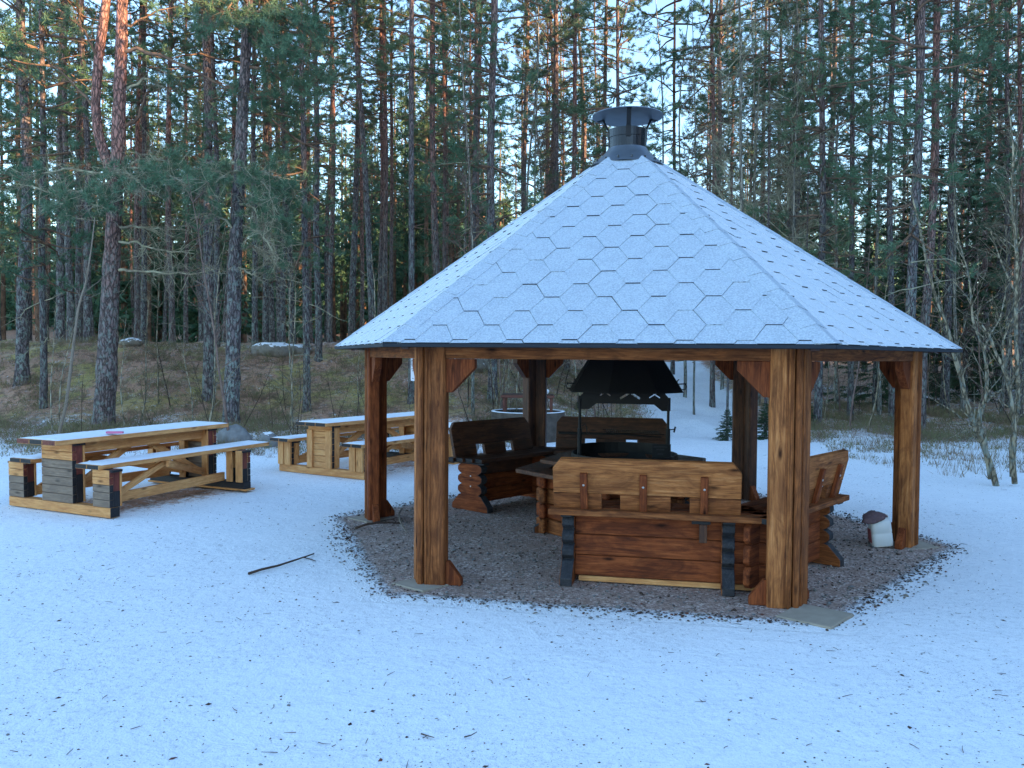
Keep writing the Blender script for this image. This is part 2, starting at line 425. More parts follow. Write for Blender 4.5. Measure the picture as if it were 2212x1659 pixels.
gaz = empty('gazebo', (GC.x, GC.y, 0), 0, 'open hexagonal timber pavilion with a snow dusted shingle roof and metal chimney', 'gazebo')
def rel(o, p):
    o.parent = p; o.location = o.location - p.location; return o
def post(i):
    c = corner(i); a = TH0 + i*PI/3
    m = MB()
    base = Matrix.Translation(c - GC) @ Matrix.Rotation(a, 4, 'Z')
    for s in (1, -1):
        # wing: plank running from the corner along the side, local direction (-.5, s*.866)
        d = Vector((-.5, s*.866, 0)); n = Vector((-.866, -s*.5, 0))    # n = inward normal
        o = Vector((.105, s*.012, 0))
        def P(al, dep): q = o + d*al + n*dep; return (q.x, q.y)
        w = .175
        poly = [P(0.022, 0), P(w-.012, 0), P(w, .012), P(w, .105), P(w-.012, .117), P(.03, .117)]
        if s < 0: poly = poly[::-1]
        m.prism(poly, 1.745 - ZB + ZB, ('stained_shaded' if i in (3, 4) else 'stained_red' if i == 5 else 'stained_wood' if s > 0 else 'stained_light'), base, 2)  # back posts get darker wood to paint in the pavilion's interior shade
        # raised moulding strips beside the centre groove
        for al, ww, dp in ((.038, .018, .010), (.066, .014, .006)):
            poly = [P(al-ww/2, -dp), P(al+ww/2, -dp), P(al+ww/2, .02), P(al-ww/2, .02)]
            if s < 0: poly = poly[::-1]
            m.prism(poly, 1.742, 'stained_shaded' if i in (3, 4) else 'stained_wood', base, 2)
    poly = [(.098 + .024*math.cos(t*PI/4), .024*math.sin(t*PI/4)) for t in range(8)]
    m.prism(poly, 1.74, 'stained_shaded' if i in (3, 4) else 'stained_wood', base, 2)
    p = m.build('post', gaz, bevel=.004)
    return p, base
for i in range(6):
    p, base = post(i)
    for s in (1, -1):
        j = (i + (1 if s > 0 else -1)) % 6
        c = corner(i); d = (corner(j) - c).normalized(); n = (GC - (c + corner(j))/2); n.z = 0; n.normalize()
        start = c + d*.116 - n*.088
        # frame: x along side, y up, z = thickness (inward)
        mt = Matrix((( d.x, 0, n.x, start.x - GC.x), (d.y, 0, n.y, start.y - GC.y), (0, 1, 0, 0), (0, 0, 0, 1)))
        b = MB()
        poly = [(0, 1.39), (.055, 1.39), (.225, 1.565), (.225, ZB-.002), (0, ZB-.002)]
        b.prism(poly, .07, 'stained_red', mt @ Matrix.Translation((.0, 0, .022)), 1, 'stained_shaded' if i in (3, 4) else None)
        b.build('corner_brace', p, bevel=.003)
        b = MB()
        poly = [(0, 0.004), (.13, 0.004), (.13, .05), (.035, .175), (0, .175)]
        b.prism(poly, .06, 'stained_red', mt @ Matrix.Translation((0, 0, .03)), 1)
        b.build('foot_block', p, bevel=.003)
for i in range(6):
    a, b = corner(i), corner((i+1) % 6); d = (b - a).normalized(); n = GC - (a+b)/2; n.z = 0; n.normalize()
    m = MB(); z = (ZB + 1.738)/2
    m.beam(a + d*.114 - n*.040 - GC + Vector((0, 0, z)), b - d*.114 - n*.040 - GC + Vector((0, 0, z)), .085, 1.738 - ZB, 'stained_wood')
    m.beam(a + d*.10 + n*.075 - GC + Vector((0, 0, z-.01)), b - d*.10 + n*.075 - GC + Vector((0, 0, z-.01)), .06, .085, 'stained_shaded')
    m.build('beam', gaz, bevel=.004)
# roof
RE = 2.905; SL = .66; ZA = ZE + SL*RE; AP = RE*math.cos(PI/6)
roof = empty('roof', (0, 0, 0)); roof.parent = gaz
def ec(i, r=RE, z=None): a = TH0 + i*PI/3; return Vector((r*math.cos(a), r*math.sin(a), ZE + SL*(RE - r) if z is None else z))
for i in range(6):
    A, B = ec(i), ec(i+1); T = Vector((0, 0, ZA)); mid = (A+B)/2
    U = (B-A).normalized(); W = (T-mid).normalized(); Nn = U.cross(W)
    if Nn.z < 0: Nn = -Nn
    SLn = (T-mid).length; half = (B-A).length/2
    bm = bmesh.new()
    px, py = .37, .17
    rows = int(SLn/py) + 1
    for r in range(-1, rows):
        for c in range(-10, 11):
            cx = (c + (.5 if r % 2 else 0))*px; cy = r*py + .035
            if abs(cx) > half + .3: continue
            jit = rnd.uniform(-.004, .004); hh = rnd.uniform(.0055, .009)
            hx = [(-.052, -py), (.052, -py), (.133, 0), (.05, py), (-.05, py), (-.133, 0)]
            hx = [(x*1.0, y) for x, y in hx]
            top = []; bot = []
            for x, y in hx:
                t = (py - y)/(2*py)
                top.append(bm.verts.new((cx+x+jit, cy+y, .002 + hh*t))); bot.append(bm.verts.new((cx+x+jit, cy+y, -.004)))
            f = bm.faces.new(top); f.material_index = 0
            for k in range(6):
                k2 = (k+1) % 6
                f = bm.faces.new((top[k], bot[k], bot[k2], top[k2]))
                f.material_index = (1 if rnd.random() < .85 else 2) if k == 0 else (2 if rnd.random() < .12 else 0)
    # clip to triangle
    def cut(co, no):
        g = bm.verts[:] + bm.edges[:] + bm.faces[:]
        bmesh.ops.bisect_plane(bm, geom=g, plane_co=co, plane_no=no, clear_outer=True)
    cut((0, 0, 0), (0, -1, 0)); cut((0, SLn - .26, 0), (0, 1, 0))
    cut((half, 0, 0), (SLn, half, 0)); cut((-half, 0, 0), (-SLn, half, 0))
    mt = Matrix(((U.x, W.x, Nn.x, mid.x), (U.y, W.y, Nn.y, mid.y), (U.z, W.z, Nn.z, mid.z), (0, 0, 0, 1)))
    bm.transform(mt); bmesh.ops.recalc_face_normals(bm, faces=bm.faces)
    me = bpy.data.meshes.new('shingles'); bm.to_mesh(me); bm.free()
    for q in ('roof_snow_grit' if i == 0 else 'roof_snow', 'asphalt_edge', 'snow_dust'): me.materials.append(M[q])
    o = bpy.data.objects.new('shingles', me); COL.objects.link(o); o.parent = roof
# ridge caps: overlapping folded strips
for i in range(6):
    m = MB()
    E0 = ec(i); rd = (Vector((0, 0, ZA)) - E0); L = rd.length; rd.normalize()
    a = TH0 + i*PI/3
    tl = {}
    for s in (1, -1):
        j = i + (1 if s > 0 else -1)
        mid = (ec(i) + ec(j))/2; W = (Vector((0, 0, ZA)) - mid).normalized(); U = (ec(j) - ec(i)).normalized()
        nn = U.cross(W); nn = nn if nn.z > 0 else -nn
        side = (rd.cross(nn)); side = side if side.dot(U) > 0 else -side
        tl[s] = (side.normalized(), nn)
    k = 0; st = .23; x = -.01
    while x < L - .42:
        x1 = min(x + st + .02, L - .36)
        wd = .105
        up = (tl[1][1] + tl[-1][1]).normalized()
        vs = []
        for xx, hh in ((x, .010), (x1, .006)):
            pc = E0 + rd*xx
            ex = rd*(.058 if xx < 0 else 0)
            pl = pc + ex + tl[-1][0]*wd + tl[-1][1]*hh; pr = pc + ex + tl[1][0]*wd + tl[1][1]*hh; pt = pc + up*(hh+.006)
            vs += [pl, pt, pr, pl - tl[-1][1]*(hh+.002), pr - tl[1][1]*(hh+.002)]
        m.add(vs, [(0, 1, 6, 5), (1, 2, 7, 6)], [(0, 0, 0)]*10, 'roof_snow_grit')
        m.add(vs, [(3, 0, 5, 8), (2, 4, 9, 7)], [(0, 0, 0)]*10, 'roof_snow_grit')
        m.add(vs, [(0, 3, 4, 2, 1)], [(0, 0, 0)]*10, 'snow_dust')
        x += st; k += 1
    m.build('ridge_cap', roof)
# deck, fascia
m = MB(); n0 = [ec(i) - Vector((0, 0, .006)) for i in range(6)]; ti = [ec(i, .2) - Vector((0, 0, .006)) for i in range(6)]
n1 = [ec(i, RE-.01) - Vector((0, 0, .035)) for i in range(6)]; t1 = [ec(i, .2) - Vector((0, 0, .05)) for i in range(6)]
V = n0 + ti + n1 + t1
fs = []
for i in range(6):
    j = (i+1) % 6
    fs += [(i, j, 6+j, 6+i)]
m.add(V, fs, [tuple(v) for v in V], 'asphalt_edge')
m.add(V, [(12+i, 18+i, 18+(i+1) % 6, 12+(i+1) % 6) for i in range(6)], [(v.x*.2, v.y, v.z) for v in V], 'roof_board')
m.build('roof_deck', roof)
m = MB()
for i in range(6):
    a, b = ec(i, RE+.012, ZE-.014), ec(i+1, RE+.012, ZE-.014)
    m.beam(a, b, .012, .024, 'asphalt_edge')
m.build('eave_trim', roof)
m = MB()
for i in range(6):   # rafters under the deck
    m.beam(ec(i, 2.75, ZE + SL*.155 - .10), ec(i, .3, ZE + SL*(RE-.3) - .12), .07, .10, 'stained_shaded')
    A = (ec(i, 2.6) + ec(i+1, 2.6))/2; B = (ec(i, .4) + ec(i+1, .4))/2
    m.beam(A - Vector((0, 0, .09)), B - Vector((0, 0, .09)), .05, .09, 'stained_shaded')
m.build('rafters', roof)
# chimney
ZC = ZE + SL*(RE-.30)
m = MB()
m.lathe([(.345, ZC-.035), (.30, ZC+.012), (.255, ZC+.05), (.205, ZC+.095), (.182, ZC+.135)], 'zinc', 40)
o = m.build('chimney_collar', gaz, smooth=True)
m = MB()
for k in range(16):
    a = 2*PI*k/16; m.lathe([(0, .008), (.009, .006), (.009, -.012)], 'pipe_metal', 6, (.318*math.cos(a), .318*math.sin(a), ZC+.006))
m.build('collar_bolts', o)
zp = ZC + .113
m = MB()
m.lathe([(.186, zp), (.178, zp+.01), (.178, zp+.115), (.183, zp+.118), (.183, zp+.192), (.172, zp+.192), (.172, zp)], 'pipe_metal', 40)
pp = m.build('chimney_pipe', gaz, smooth=False)
m = MB(); zc = zp + .324
m.lathe([(0, zc+.034), (.15, zc+.024), (.328, zc+.004), (.330, zc-.003), (.322, zc-.002), (.15, zc+.018), (0, zc+.028)], 'zinc', 72)
cc = m.build('chimney_cap', gaz)
for a in (R_(-95), R_(25), R_(145)):
    m = MB(); r = Vector((math.cos(a), math.sin(a), 0))
    m.beam(r*.188 + Vector((0, 0, zp+.10)), r*.188 + Vector((0, 0, zp+.20)), .006, .045, 'black_metal', r.cross(Vector((0,0,1))))
    m.beam(r*.188 + Vector((0, 0, zp+.195)), r*.26 + Vector((0, 0, zc+.006)), .04, .006, 'black_metal')
    m.beam(r*.25 + Vector((0, 0, zc+.003)), r*.315 + Vector((0, 0, zc-.003)), .04, .005, 'black_metal')
    m.build('cap_bracket', cc)

# concrete slabs under posts
labs = {0: 'grey paving slab under the front left gazebo post', 1: 'pale paving slab sticking out under the front right gazebo post',
        2: 'paving slab under the far right gazebo post beside the jug', 5: 'paving slab under the gazebo post nearest the picnic tables'}
for i in labs:
    m = MB(); a = TH0 + i*PI/3
    m.box((0, 0, 0), (.36, .36, .03) if i == 1 else (.33, .33, .03), 'slab')
    o = m.build('paving_slab', bevel=.006); c = corner(i, GR + (.16 if i == 1 else .06)); o.location = (c.x + (.05 if i == 1 else .0), c.y - (.10 if i == 1 else 0), -.004 if i != 1 else .002)
    o.rotation_euler = (R_(1), R_(-1.0), a + (.5 if i == 1 else .2*i)); tag(o, labs[i], 'paving slab', 'paving slabs under the posts')

# ------------------------------------------------------------------ benches round the grill
def scallop(hw, n=3, z0=.17, top=.50, s=.09):
    pts = [(hw+.10, 0), (hw+.10, .055), (hw, z0-.01), (hw-.035, z0)]
    dz = (top - z0)/n
    for k in range(n):
        b = z0 + k*dz
        pts += [(hw-.012, b+dz*.12), (hw+.012, b+dz*.32), (hw+.012, b+dz*.68), (hw-.012, b+dz*.88), (hw-.042, b+dz)]
    return pts
def kota_bench(center, ang, L, label, mir=1, dark=False, x_leg=(.80, .50)):  # dark: rear benches, interior shade painted into the wood colour
    """local: x along the seat, corner end at +x*mir ; y inward"""
    t = empty('corner_bench', (center[0], center[1], .005), ang, label, 'bench', 'timber benches under the gazebo')
    hx = L/2; sw = 'stained_wood'; I = Matrix.Identity(4)
    # seat boards
    m = MB()
    for k in range(4):
        y0 = (-.268, -.155, -.042, .07)[k]; bw_ = (.108, .106, .106, .106)[k]
        x0 = -hx + k*.03; x1 = hx + .02 - k*.055 + .12
        c = ((x0+x1)/2*mir, y0+bw_/2, .535 if k else .533)
        m.box(c, (x1-x0, bw_, .042), ('stained_wood' if k == 0 else 'stained_red') if not dark else 'stained_shaded', ends={'-x': 'black_end', '+x': 'black_end'})
    m.build('seat', t, bevel=.004)
    # back
    lean = R_(-14)
    back = empty('backrest', (0, -.150, .556)); back.parent = t; back.rotation_euler = (-lean, 0, 0)
    bl = hx - .03; br = hx - .14; hB = .385; cth = .075
    def XZ(poly, th, mat, x=0): # polygon in x,z, extruded along y
        mt = Matrix(((1, 0, 0, 0), (0, 0, -1, x), (0, 1, 0, 0), (0, 0, 0, 1)))
        pl = [(p[0]*mir, p[1]) for p in poly]
        if mir < 0: pl = pl[::-1]
        return pl, mt
    m = MB()
    pl, mt = XZ([(-bl, .125), (br, .125), (br, hB-cth), (br-cth*.8, hB), (-bl+cth*.8, hB), (-bl, hB-cth)], .04, sw)
    m.prism(pl, .042, 'stained_light' if not dark else 'stained_shaded', mt, 0)
    m.build('back_board', back, bevel=.004)
    # lower row with two openings
    m = MB(); g = .11; W = br + bl; w = [W*.245, W*.27, W*.485]
    x = -bl
    for k, frac in enumerate((.265, .27, .265)):
        ln = W*frac; m.box(((x+ln/2)*mir, -.021, .0625), (ln, .040, .120), 'stained_wood' if not dark else 'stained_shaded'); x += ln + W*.10
    m.build('lower_board', back, bevel=.003)
    for q in (-.66, -.02, .62):
        m = MB()
        xx = (q*W/2 + (br-bl)/2)*mir
        m.box((xx, -.058, .14), (.052, .03, .29), 'stained_red')
        o = m.build('batten', back, bevel=.003)
        m = MB(); m.lathe([(0, .006), (.008, .004), (.009, 0)], 'screw', 8)
        s = m.build('screw', o, loc=(xx, -.073, .20)); s.rotation_euler = (PI/2, 0, 0)
    # end frames: carved log stacks
    for xl in (-hx + .13, hx - .22):
        m = MB(); pr = scallop(.165)
        poly = [(p[0], p[1]) for p in pr] + [(-p[0], p[1]) for p in pr[::-1]]
        mt = Matrix(((0, 0, 1, xl*mir-.045), (1, 0, 0, 0), (0, 1, 0, 0), (0, 0, 0, 1)))
        m.prism(poly, .09, 'stained_wood' if not dark else 'stained_red', mt, 0, 'end_grain')
        m.box((xl*mir, -.02, .504), (.085, .46, .018), 'black_end')
        o = m.build('log_leg', t, bevel=.004)
        for zz in (.26, .37):
            m = MB(); m.lathe([(0, .006), (.007, .004), (.008, 0)], 'screw', 8)
            s = m.build('screw', o, loc=(xl*mir - .046*(1 if xl < 0 else -1)*mir, .02, zz)); s.rotation_euler = (0, -PI/2 if xl*mir < 0 else PI/2, 0)
    # skirt boards
    m = MB(); dz = .152
    x0, x1 = -hx + .175, hx + .15
    pr = [(x1, .045)]
    for k in range(3):
        b = .045 + k*dz
        pl = [(x0, b+.002), (x1-.03, b+.002), (x1, b+.03), (x1, b+dz-.03), (x1-.03, b+dz-.002), (x0, b+dz-.002)]
        pl, mt = XZ(pl, .05, sw)
        m.prism(pl, .05, 'stained_shaded' if dark and k == 2 else 'stained_red', Matrix.Translation((0, -.055 if k != 1 else -.053, 0)) @ mt, 0)
    o = m.build('skirt', t, bevel=.005)
    m = MB(); m.box(((x0+x1)/2*mir, -.085, .026), (x1-x0-.06, .05, .036), 'fresh_pine'); (m.build('base_sill', t) if mir > 0 and not dark else None)
    m = MB(); m.box(((hx*.45)*mir, -.17, .495), (.13, .06, .036), 'black_end'); m.box(((hx*.47)*mir, -.175, .41), (.055, .035, .13), 'stained_shaded')
    m.build('support_bracket', t, bevel=.003)
    return t
def bench_on(i, j, s0, s1, label, mir, dark):
    a, b = corner(i), corner(j); d = (b-a).normalized(); n = GC - (a+b)/2; n.z = 0; n.normalize()
    L = s1 - s0; c = a + d*(s0+s1)/2 + n*(.16 + .21)
    ang = math.atan2(-n.x, n.y)    # local +y = n
    return kota_bench(c, ang, L, label, mir, dark)
# local x for side with +y inward
def sidedir(i, j):
    a, b = corner(i), corner(j); n = GC - (a+b)/2; n.z = 0; n.normalize(); x = Vector((n.y, -n.x, 0)); return (b-a).dot(x) > 0
# corner end is at side end 'i' => measured from i
def cb(i, j, s0, s1, label, dark):
    mir = -1 if sidedir(i, j) else 1
    return bench_on(i, j, s0, s1, label, mir, dark)
cb(1, 0, .15, 1.63, 'brown bench nearest the camera, seen from behind, with a two-slot backrest', False)
cb(1, 2, .15, 1.42, 'bench at the right behind the thick front right post, backrest rising to the right', False)
cb(4, 3, .15, 1.63, 'shade-darkened bench behind the grill on the far side with its front facing the camera', True)
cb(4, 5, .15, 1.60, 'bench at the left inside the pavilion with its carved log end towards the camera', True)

# ------------------------------------------------------------------ grill
gr = empty('grill', (GC.x, GC.y, 0), 0, 'black metal hooded grill on a hexagonal timber table in the gazebo middle', 'grill')
def hexring(m, r0, r1, z0, z1, mat, rot=0.0):
    for k in range(6):
        a0 = TH0 + rot + k*PI/3; a1 = a0 + PI/3
        g = .006/r1
        P = [(r0*math.cos(a0+g), r0*math.sin(a0+g)), (r1*math.cos(a0+g), r1*math.sin(a0+g)), (r1*math.cos(a1-g), r1*math.sin(a1-g)), (r0*math.cos(a1-g), r0*math.sin(a1-g))]
        m.prism(P, z1-z0, mat, Matrix.Translation((0, 0, z0)), 1)
m = MB(); hexring(m, .72, 1.03, .565, .605, 'stained_shaded', R_(18)); m.build('lower_table', gr, bevel=.004)
m = MB(); hexring(m, .50, .80, .655, .69, 'stained_shaded', R_(18)); m.build('upper_table', gr, bevel=.004)
m = MB()
for k in range(6):
    a0 = TH0 + R_(18) + k*PI/3; a1 = a0 + PI/3; r = .74
    A = Vector((r*math.cos(a0), r*math.sin(a0), 0)); B = Vector((r*math.cos(a1), r*math.sin(a1), 0)); d = (B-A).normalized()
    for q in range(4):
        z = .07 + q*.14
        m.beam(A - d*.12 + Vector((0, 0, z)), B + d*.12 + Vector((0, 0, z + (.0 if k % 2 else .004))), .06 if k % 2 else .064, .132, 'stained_red' if q % 2 else 'stained_wood')
    n = Vector((math.cos(a0), math.sin(a0), 0))
m.build('log_base', gr, bevel=.018, seg=2)
for k in range(6):
    m = MB()
    a0 = TH0 + R_(18) + k*PI/3; n = Vector((math.cos(a0), math.sin(a0), 0)); s = Vector((-n.y, n.x, 0))
    pr = scallop(.0, 3, .10, .56)
    poly = [(.80+.0+p[0]*.55, p[1]) for p in pr] + [(.66, .56), (.66, 0)]
    mt = Matrix(((n.x, 0, s.x, -s.x*.03), (n.y, 0, s.y, -s.y*.03), (0, 1, 0, 0), (0, 0, 0, 1)))
    m.prism(poly, .06, 'stained_wood', mt, 1, 'end_grain')
    m.build('table_leg', gr, bevel=.004)
m = MB(); m.lathe([(.50, .60), (.50, .745), (.485, .745), (.44, .62), (0, .60)], 'black_metal', 28); m.build('fire_bowl', gr)
# ember guard behind (dark curved plate)
m = MB()
pts = []
for k in range(-8, 9):
    a = R_(90 + k*8)
    pts.append((.47*math.cos(a), .47*math.sin(a)))
for k in range(len(pts)-1):
    (x0, y0), (x1, y1) = pts[k], pts[k+1]
    h0 = .80; m.add([(x0, y0, .70), (x1, y1, .70), (x1, y1, h0), (x0, y0, h0), (x0, y0+.006, .70), (x1, y1+.006, .70), (x1, y1+.006, h0), (x0, y0+.006, h0)],
          [(0, 1, 2, 3), (7, 6, 5, 4), (3, 2, 6, 7)], [(0, 0, 0)]*8, 'black_metal')
m.build('ember_guard', gr)
# two uprights, panel with crossed cut-outs, hood
ux = (-.425, .405)
for k, x in enumerate(ux):
    m = MB(); m.tube([(x, -.05, .60), (x, -.05, 1.26)], .013, 'black_metal', 8); m.tube([(x, -.05, .60), (x, -.05, .98)], .021, 'black_metal', 8)
    m.build('upright', gr)
    if k:
        m = MB(); m.tube([(x+.02, -.05, .97), (x+.06, -.05, .975)], .005, 'black_metal', 5); m.tube([(x+.055, -.05, .945), (x+.068, -.05, 1.0)], .009, 'black_metal', 5)
        m.build('wing_screw', gr)
    else:
        m = MB(); m.tube([(x+.02, -.05, 1.0), (x+.05, -.05, 1.02), (x+.065, -.05, .99), (x+.07, -.05, .93), (x+.085, -.05, .925), (x+.09, -.05, .95)], .005, 'black_metal', 5); m.build('hook', gr)
cu = bpy.data.curves.new('hood_panel', 'CURVE'); cu.dimensions = '2D'; cu.fill_mode = 'BOTH'; cu.extrude = .003
def spl(pts):
    s = cu.splines.new('POLY'); s.points.add(len(pts)-1); s.use_cyclic_u = True
    for q, (x, y) in zip(s.points, pts): q.co = (x, y, 0, 1)
spl([(-.44, 1.16), (-.44, 1.285), (-.42, 1.285), (-.33, 1.38), (.31, 1.38), (.405, 1.27), (.425, 1.27), (.425, 1.145), (.345, 1.145), (.27, 1.205), (-.27, 1.215), (-.34, 1.16)])
def cross(cx, cy, s):
    for q in (1, -1):   # two bars of an X, kept from touching by splitting the second
        dx, dy = math.cos(R_(32)), math.sin(R_(32))*q
        w = .0085*s; nx, ny = -dy*w, dx*w
        L0 = (-.10*s, .055*s) if q > 0 else None
        segs = [(-.095*s*q, .05*s*q)] if q > 0 else [(.095*s, .014*s), (-.014*s, -.045*s)]
        for a, b in segs:
            if q > 0: pts = [(-.095*s, .05*s)]
            p = [(cx+dx*a+nx, cy+dy*a+ny), (cx+dx*b+nx, cy+dy*b+ny), (cx+dx*b-nx, cy+dy*b-ny), (cx+dx*a-nx, cy+dy*a-ny)]
            spl(p)
cross(-.19, 1.318, .62); cross(.045, 1.318, 1.15); cross(.275, 1.300, .62)
co = bpy.data.objects.new('tmp', cu); COL.objects.link(co)
bpy.context.view_layer.update()
me = bpy.data.meshes.new_from_object(co.evaluated_get(bpy.context.evaluated_depsgraph_get())); bpy.data.objects.remove(co)
me.materials.clear(); me.materials.append(M['black_metal'])
hp = bpy.data.objects.new('hood_panel', me); COL.objects.link(hp); hp.parent = gr; hp.location = (0, -.05, 0); hp.rotation_euler = (PI/2, 0, 0)
m = MB()
def hexr(r, z, n=8): return [(r*math.cos(2*PI*(k+.5)/n), r*math.sin(2*PI*(k+.5)/n), z) for k in range(n)]
nseg = 8; rings = [hexr(.555, 1.325), hexr(.545, 1.345), hexr(.30, 1.73), hexr(.17, 2.0), hexr(.16, ZC+.1)]
vs = [v for r in rings for v in r]
fs = [(i*nseg+k, i*nseg+(k+1) % nseg, (i+1)*nseg+(k+1) % nseg, (i+1)*nseg+k) for i in range(len(rings)-1) for k in range(nseg)]
m.add(vs, fs, vs, 'black_metal')
m.build('smoke_hood', gr)
for s in (-1, 1):
    m = MB(); x = s*.50
    m.tube([(x-s*.02, -.12, 1.40), (x+s*.055, -.12, 1.405)], .006, 'black_metal', 5)
    m.tube([(x+s*.015, -.12, 1.35), (x+s*.05, -.12, 1.355), (x+s*.06, -.12, 1.38), (x+s*.045, -.12, 1.405)], .005, 'black_metal', 5)
    m.tube([(x-s*.03, -.12, 1.40), (x-s*.03, -.12, 1.43), (x-s*.012, -.12, 1.445)], .005, 'black_metal', 5)
    m.build('hood_handle', gr)
m = MB()   # swing grate on its arm
m.tube([(-.62, .0, .93), (.0, .06, .915), (.37, .10, .885)], [.014, .009, .006], 'black_metal', 6)
for k in range(26): m.tube([(-.16+k*.02, .00, .935-k*.0007), (-.13+k*.02, .32, .945-k*.0007)], .0022, 'pipe_metal', 4)
for y in (.0, .16, .32): m.tube([(-.17, y, .935), (.38, y, .92)], .003, 'pipe_metal', 4)
m.build('grate', gr)
m = MB(); m.box((.30, -.30, .79), (.17, .006, .14), 'black_metal')
for k, (w, z) in enumerate(((.12, .835), (.07, .81), (.05, .77))): m.box((.29, -.3045, z), (w, .003, .014), 'end_grain')
m.build('sign_plate', gr)
m = MB(); m.box((0, 0, 0), (.02, .02, .02), 'end_grain')

# ------------------------------------------------------------------ small things near the gazebo
# paper notice beside the front left post
p = at(893, 784, 6.35)
nt_ = empty('paper_notice', (p.x, p.y, p.z), R_(-62), 'pale blue printed paper notice hanging beside the front left post', 'notice')
m = MB(); m.box((0, 0, 0), (.105, .002, .272), 'paper'); m.build('sheet', nt_)
m = MB()
for z, w in ((.118, .02), (.09, .015), (.06, .06), (.04, .045), (.018, .07), (.008, .07), (-.002, .065), (-.012, .07), (-.022, .06), (-.045, .06), (-.06, .03), (-.117, .03)):
    m.box((-.005, -.0022, z), (w, .001, .005), 'ink')
m.build('print', nt_)
# jug with glove
p = at(1905, 1170, 7.3); jz = 0
jg = empty('canister', (p.x, p.y, .012), R_(-6), 'white translucent plastic canister standing by the far right post', 'canister')
m = MB()
def rrect(w, d, z, c=.03):
    P = []
    for sx, sy in ((1, 1), (-1, 1), (-1, -1), (1, -1)):
        for t in range(4):
            a = {(1, 1): 0, (-1, 1): 90, (-1, -1): 180, (1, -1): 270}[(sx, sy)] + t*30
            P.append((sx*(w-c) + c*math.cos(R_(a)), sy*(d-c) + c*math.sin(R_(a)), z))
    return P
rings = [rrect(.082, .06, 0), rrect(.088, .065, .012), rrect(.088, .065, .11), rrect(.084, .061, .12), rrect(.088, .065, .13), rrect(.086, .062, .215), rrect(.06, .045, .25), rrect(.028, .028, .245, .025), rrect(.028, .028, .265, .025)]
vs = [v for r in rings for v in r]; n = 16
fs = [(i*n+k, i*n+(k+1) % n, (i+1)*n+(k+1) % n, (i+1)*n+k) for i in range(len(rings)-1) for k in range(n)] + [tuple(range(n))[::-1]]
m.add(vs, fs, vs, 'plastic_white'); o = m.build('jug_body', jg, smooth=True); o.rotation_euler = (0, R_(-7), 0)
m = MB(); m.tube([(.0, 0, .225), (.03, 0, .27), (.07, 0, .265), (.08, 0, .2)], .011, 'plastic_white', 8); o = m.build('handle', jg, smooth=True); o.rotation_euler = (0, R_(-7), 0)
m = MB(); m.box((-.0935, 0, .10), (.004, .08, .12), 'red_label'); o = m.build('label', jg); o.rotation_euler = (0, R_(-7), 0)
# glove: crumpled cloth shape
bm = bmesh.new(); bmesh.ops.create_icosphere(bm, subdivisions=4, radius=1)
for v in bm.verts:
    c = v.co.copy(); k = 1 + .10*vn(c.x*2.2, c.y*3+c.z*3, 3) + .025*vn(c.x*8, c.y*7+c.z*8, 1)
    v.co = Vector((c.x*.108*k, c.y*.075*k, c.z*.036*k))
    v.co.z += -.9*max(0, abs(v.co.x)-.05)**1.0*.45 + (.018 if c.z > .3 and c.x < .1 else 0)
    if c.x < -.6: v.co.x -= .03*(-c.x-.6)*3; v.co.z += .01
me = bpy.data.meshes.new('work_glove'); bm.to_mesh(me); bm.free(); me.materials.append(M['glove'])
me.polygons.foreach_set('use_smooth', [True]*len(me.polygons))
o = bpy.data.objects.new('work_glove', me); COL.objects.link(o); o.location = (jg.location.x-.065, jg.location.y-.015, .268); o.rotation_euler = (R_(8), R_(-14), R_(20))
tag(o, 'crumpled brownish purple work glove lying over the top of the white canister', 'glove')

def stick(name, pts, r, mat, label, cat='stick', side=(), z=None):
    m = MB(); P = []
    for q in pts:
        v = Vector(q)
        P.append(v)
    c = sum(P, Vector())/len(P); P = [v-c for v in P]
    m.tube(P, [r*(1-.55*i/(len(P)-1)) for i in range(len(P))], mat, 6)
    for sp in side: 
        S = [Vector(v)-c for v in sp]; m.tube(S, [r*.5*(1-.5*i/(len(S)-1)) for i in range(len(S))], mat, 5)
    o = m.build(name, loc=c, smooth=True); tag(o, label, cat); return o
def gp2(X, Y, z=.015):
    r = ray(X, Y); t = (z-H)/r.z; return Vector((r.x*t, r.y*t, z))
stick('fallen_stick', [gp2(537, 1239, .012), gp2(565, 1230, .02), gp2(600, 1222, .022), gp2(640, 1209, .025), gp2(664, 1201, .02), gp2(678, 1196, .012)], .011, 'stick', 'long dark stick lying alone on the snow left of the gazebo', side=[[gp2(655, 1204, .02), gp2(668, 1207, .01), gp2(682, 1212, .008)]])
stick('fallen_stick', [gp2(768, 1141, .02), gp2(790, 1133, .035), gp2(815, 1129, .045), gp2(845, 1129, .03), gp2(866, 1131, .02)], .013, 'stick', 'thick dark stick lying by the foot of the left gazebo post', side=[[gp2(800, 1131, .04), gp2(830, 1124, .04), gp2(858, 1118, .03)]])
stick('fallen_stick', [gp2(868, 1098, .05) + Vector((0, 0, .0)), gp2(862, 1108, .05), gp2(864, 1125, .05), gp2(868, 1135, .03), gp2(879, 1150, .012)], .011, 'stick_pale', 'pale bent stick with a dark tip crossing the thick stick')
stick('fallen_twig', [gp2(1003, 1592, .01), gp2(1018, 1588, .012), gp2(1030, 1581, .012)], .0035, 'stick', 'small curved twig at the bottom of the photo, the right one of the pair', 'twig')
stick('fallen_twig', [gp2(910, 1585, .01), gp2(922, 1589, .012), gp2(938, 1593, .01)], .004, 'stick', 'small forked twig at the bottom of the photo, the left one of the pair', 'twig', side=[[gp2(913, 1594, .01), gp2(924, 1589, .01), gp2(932, 1591, .01)]])

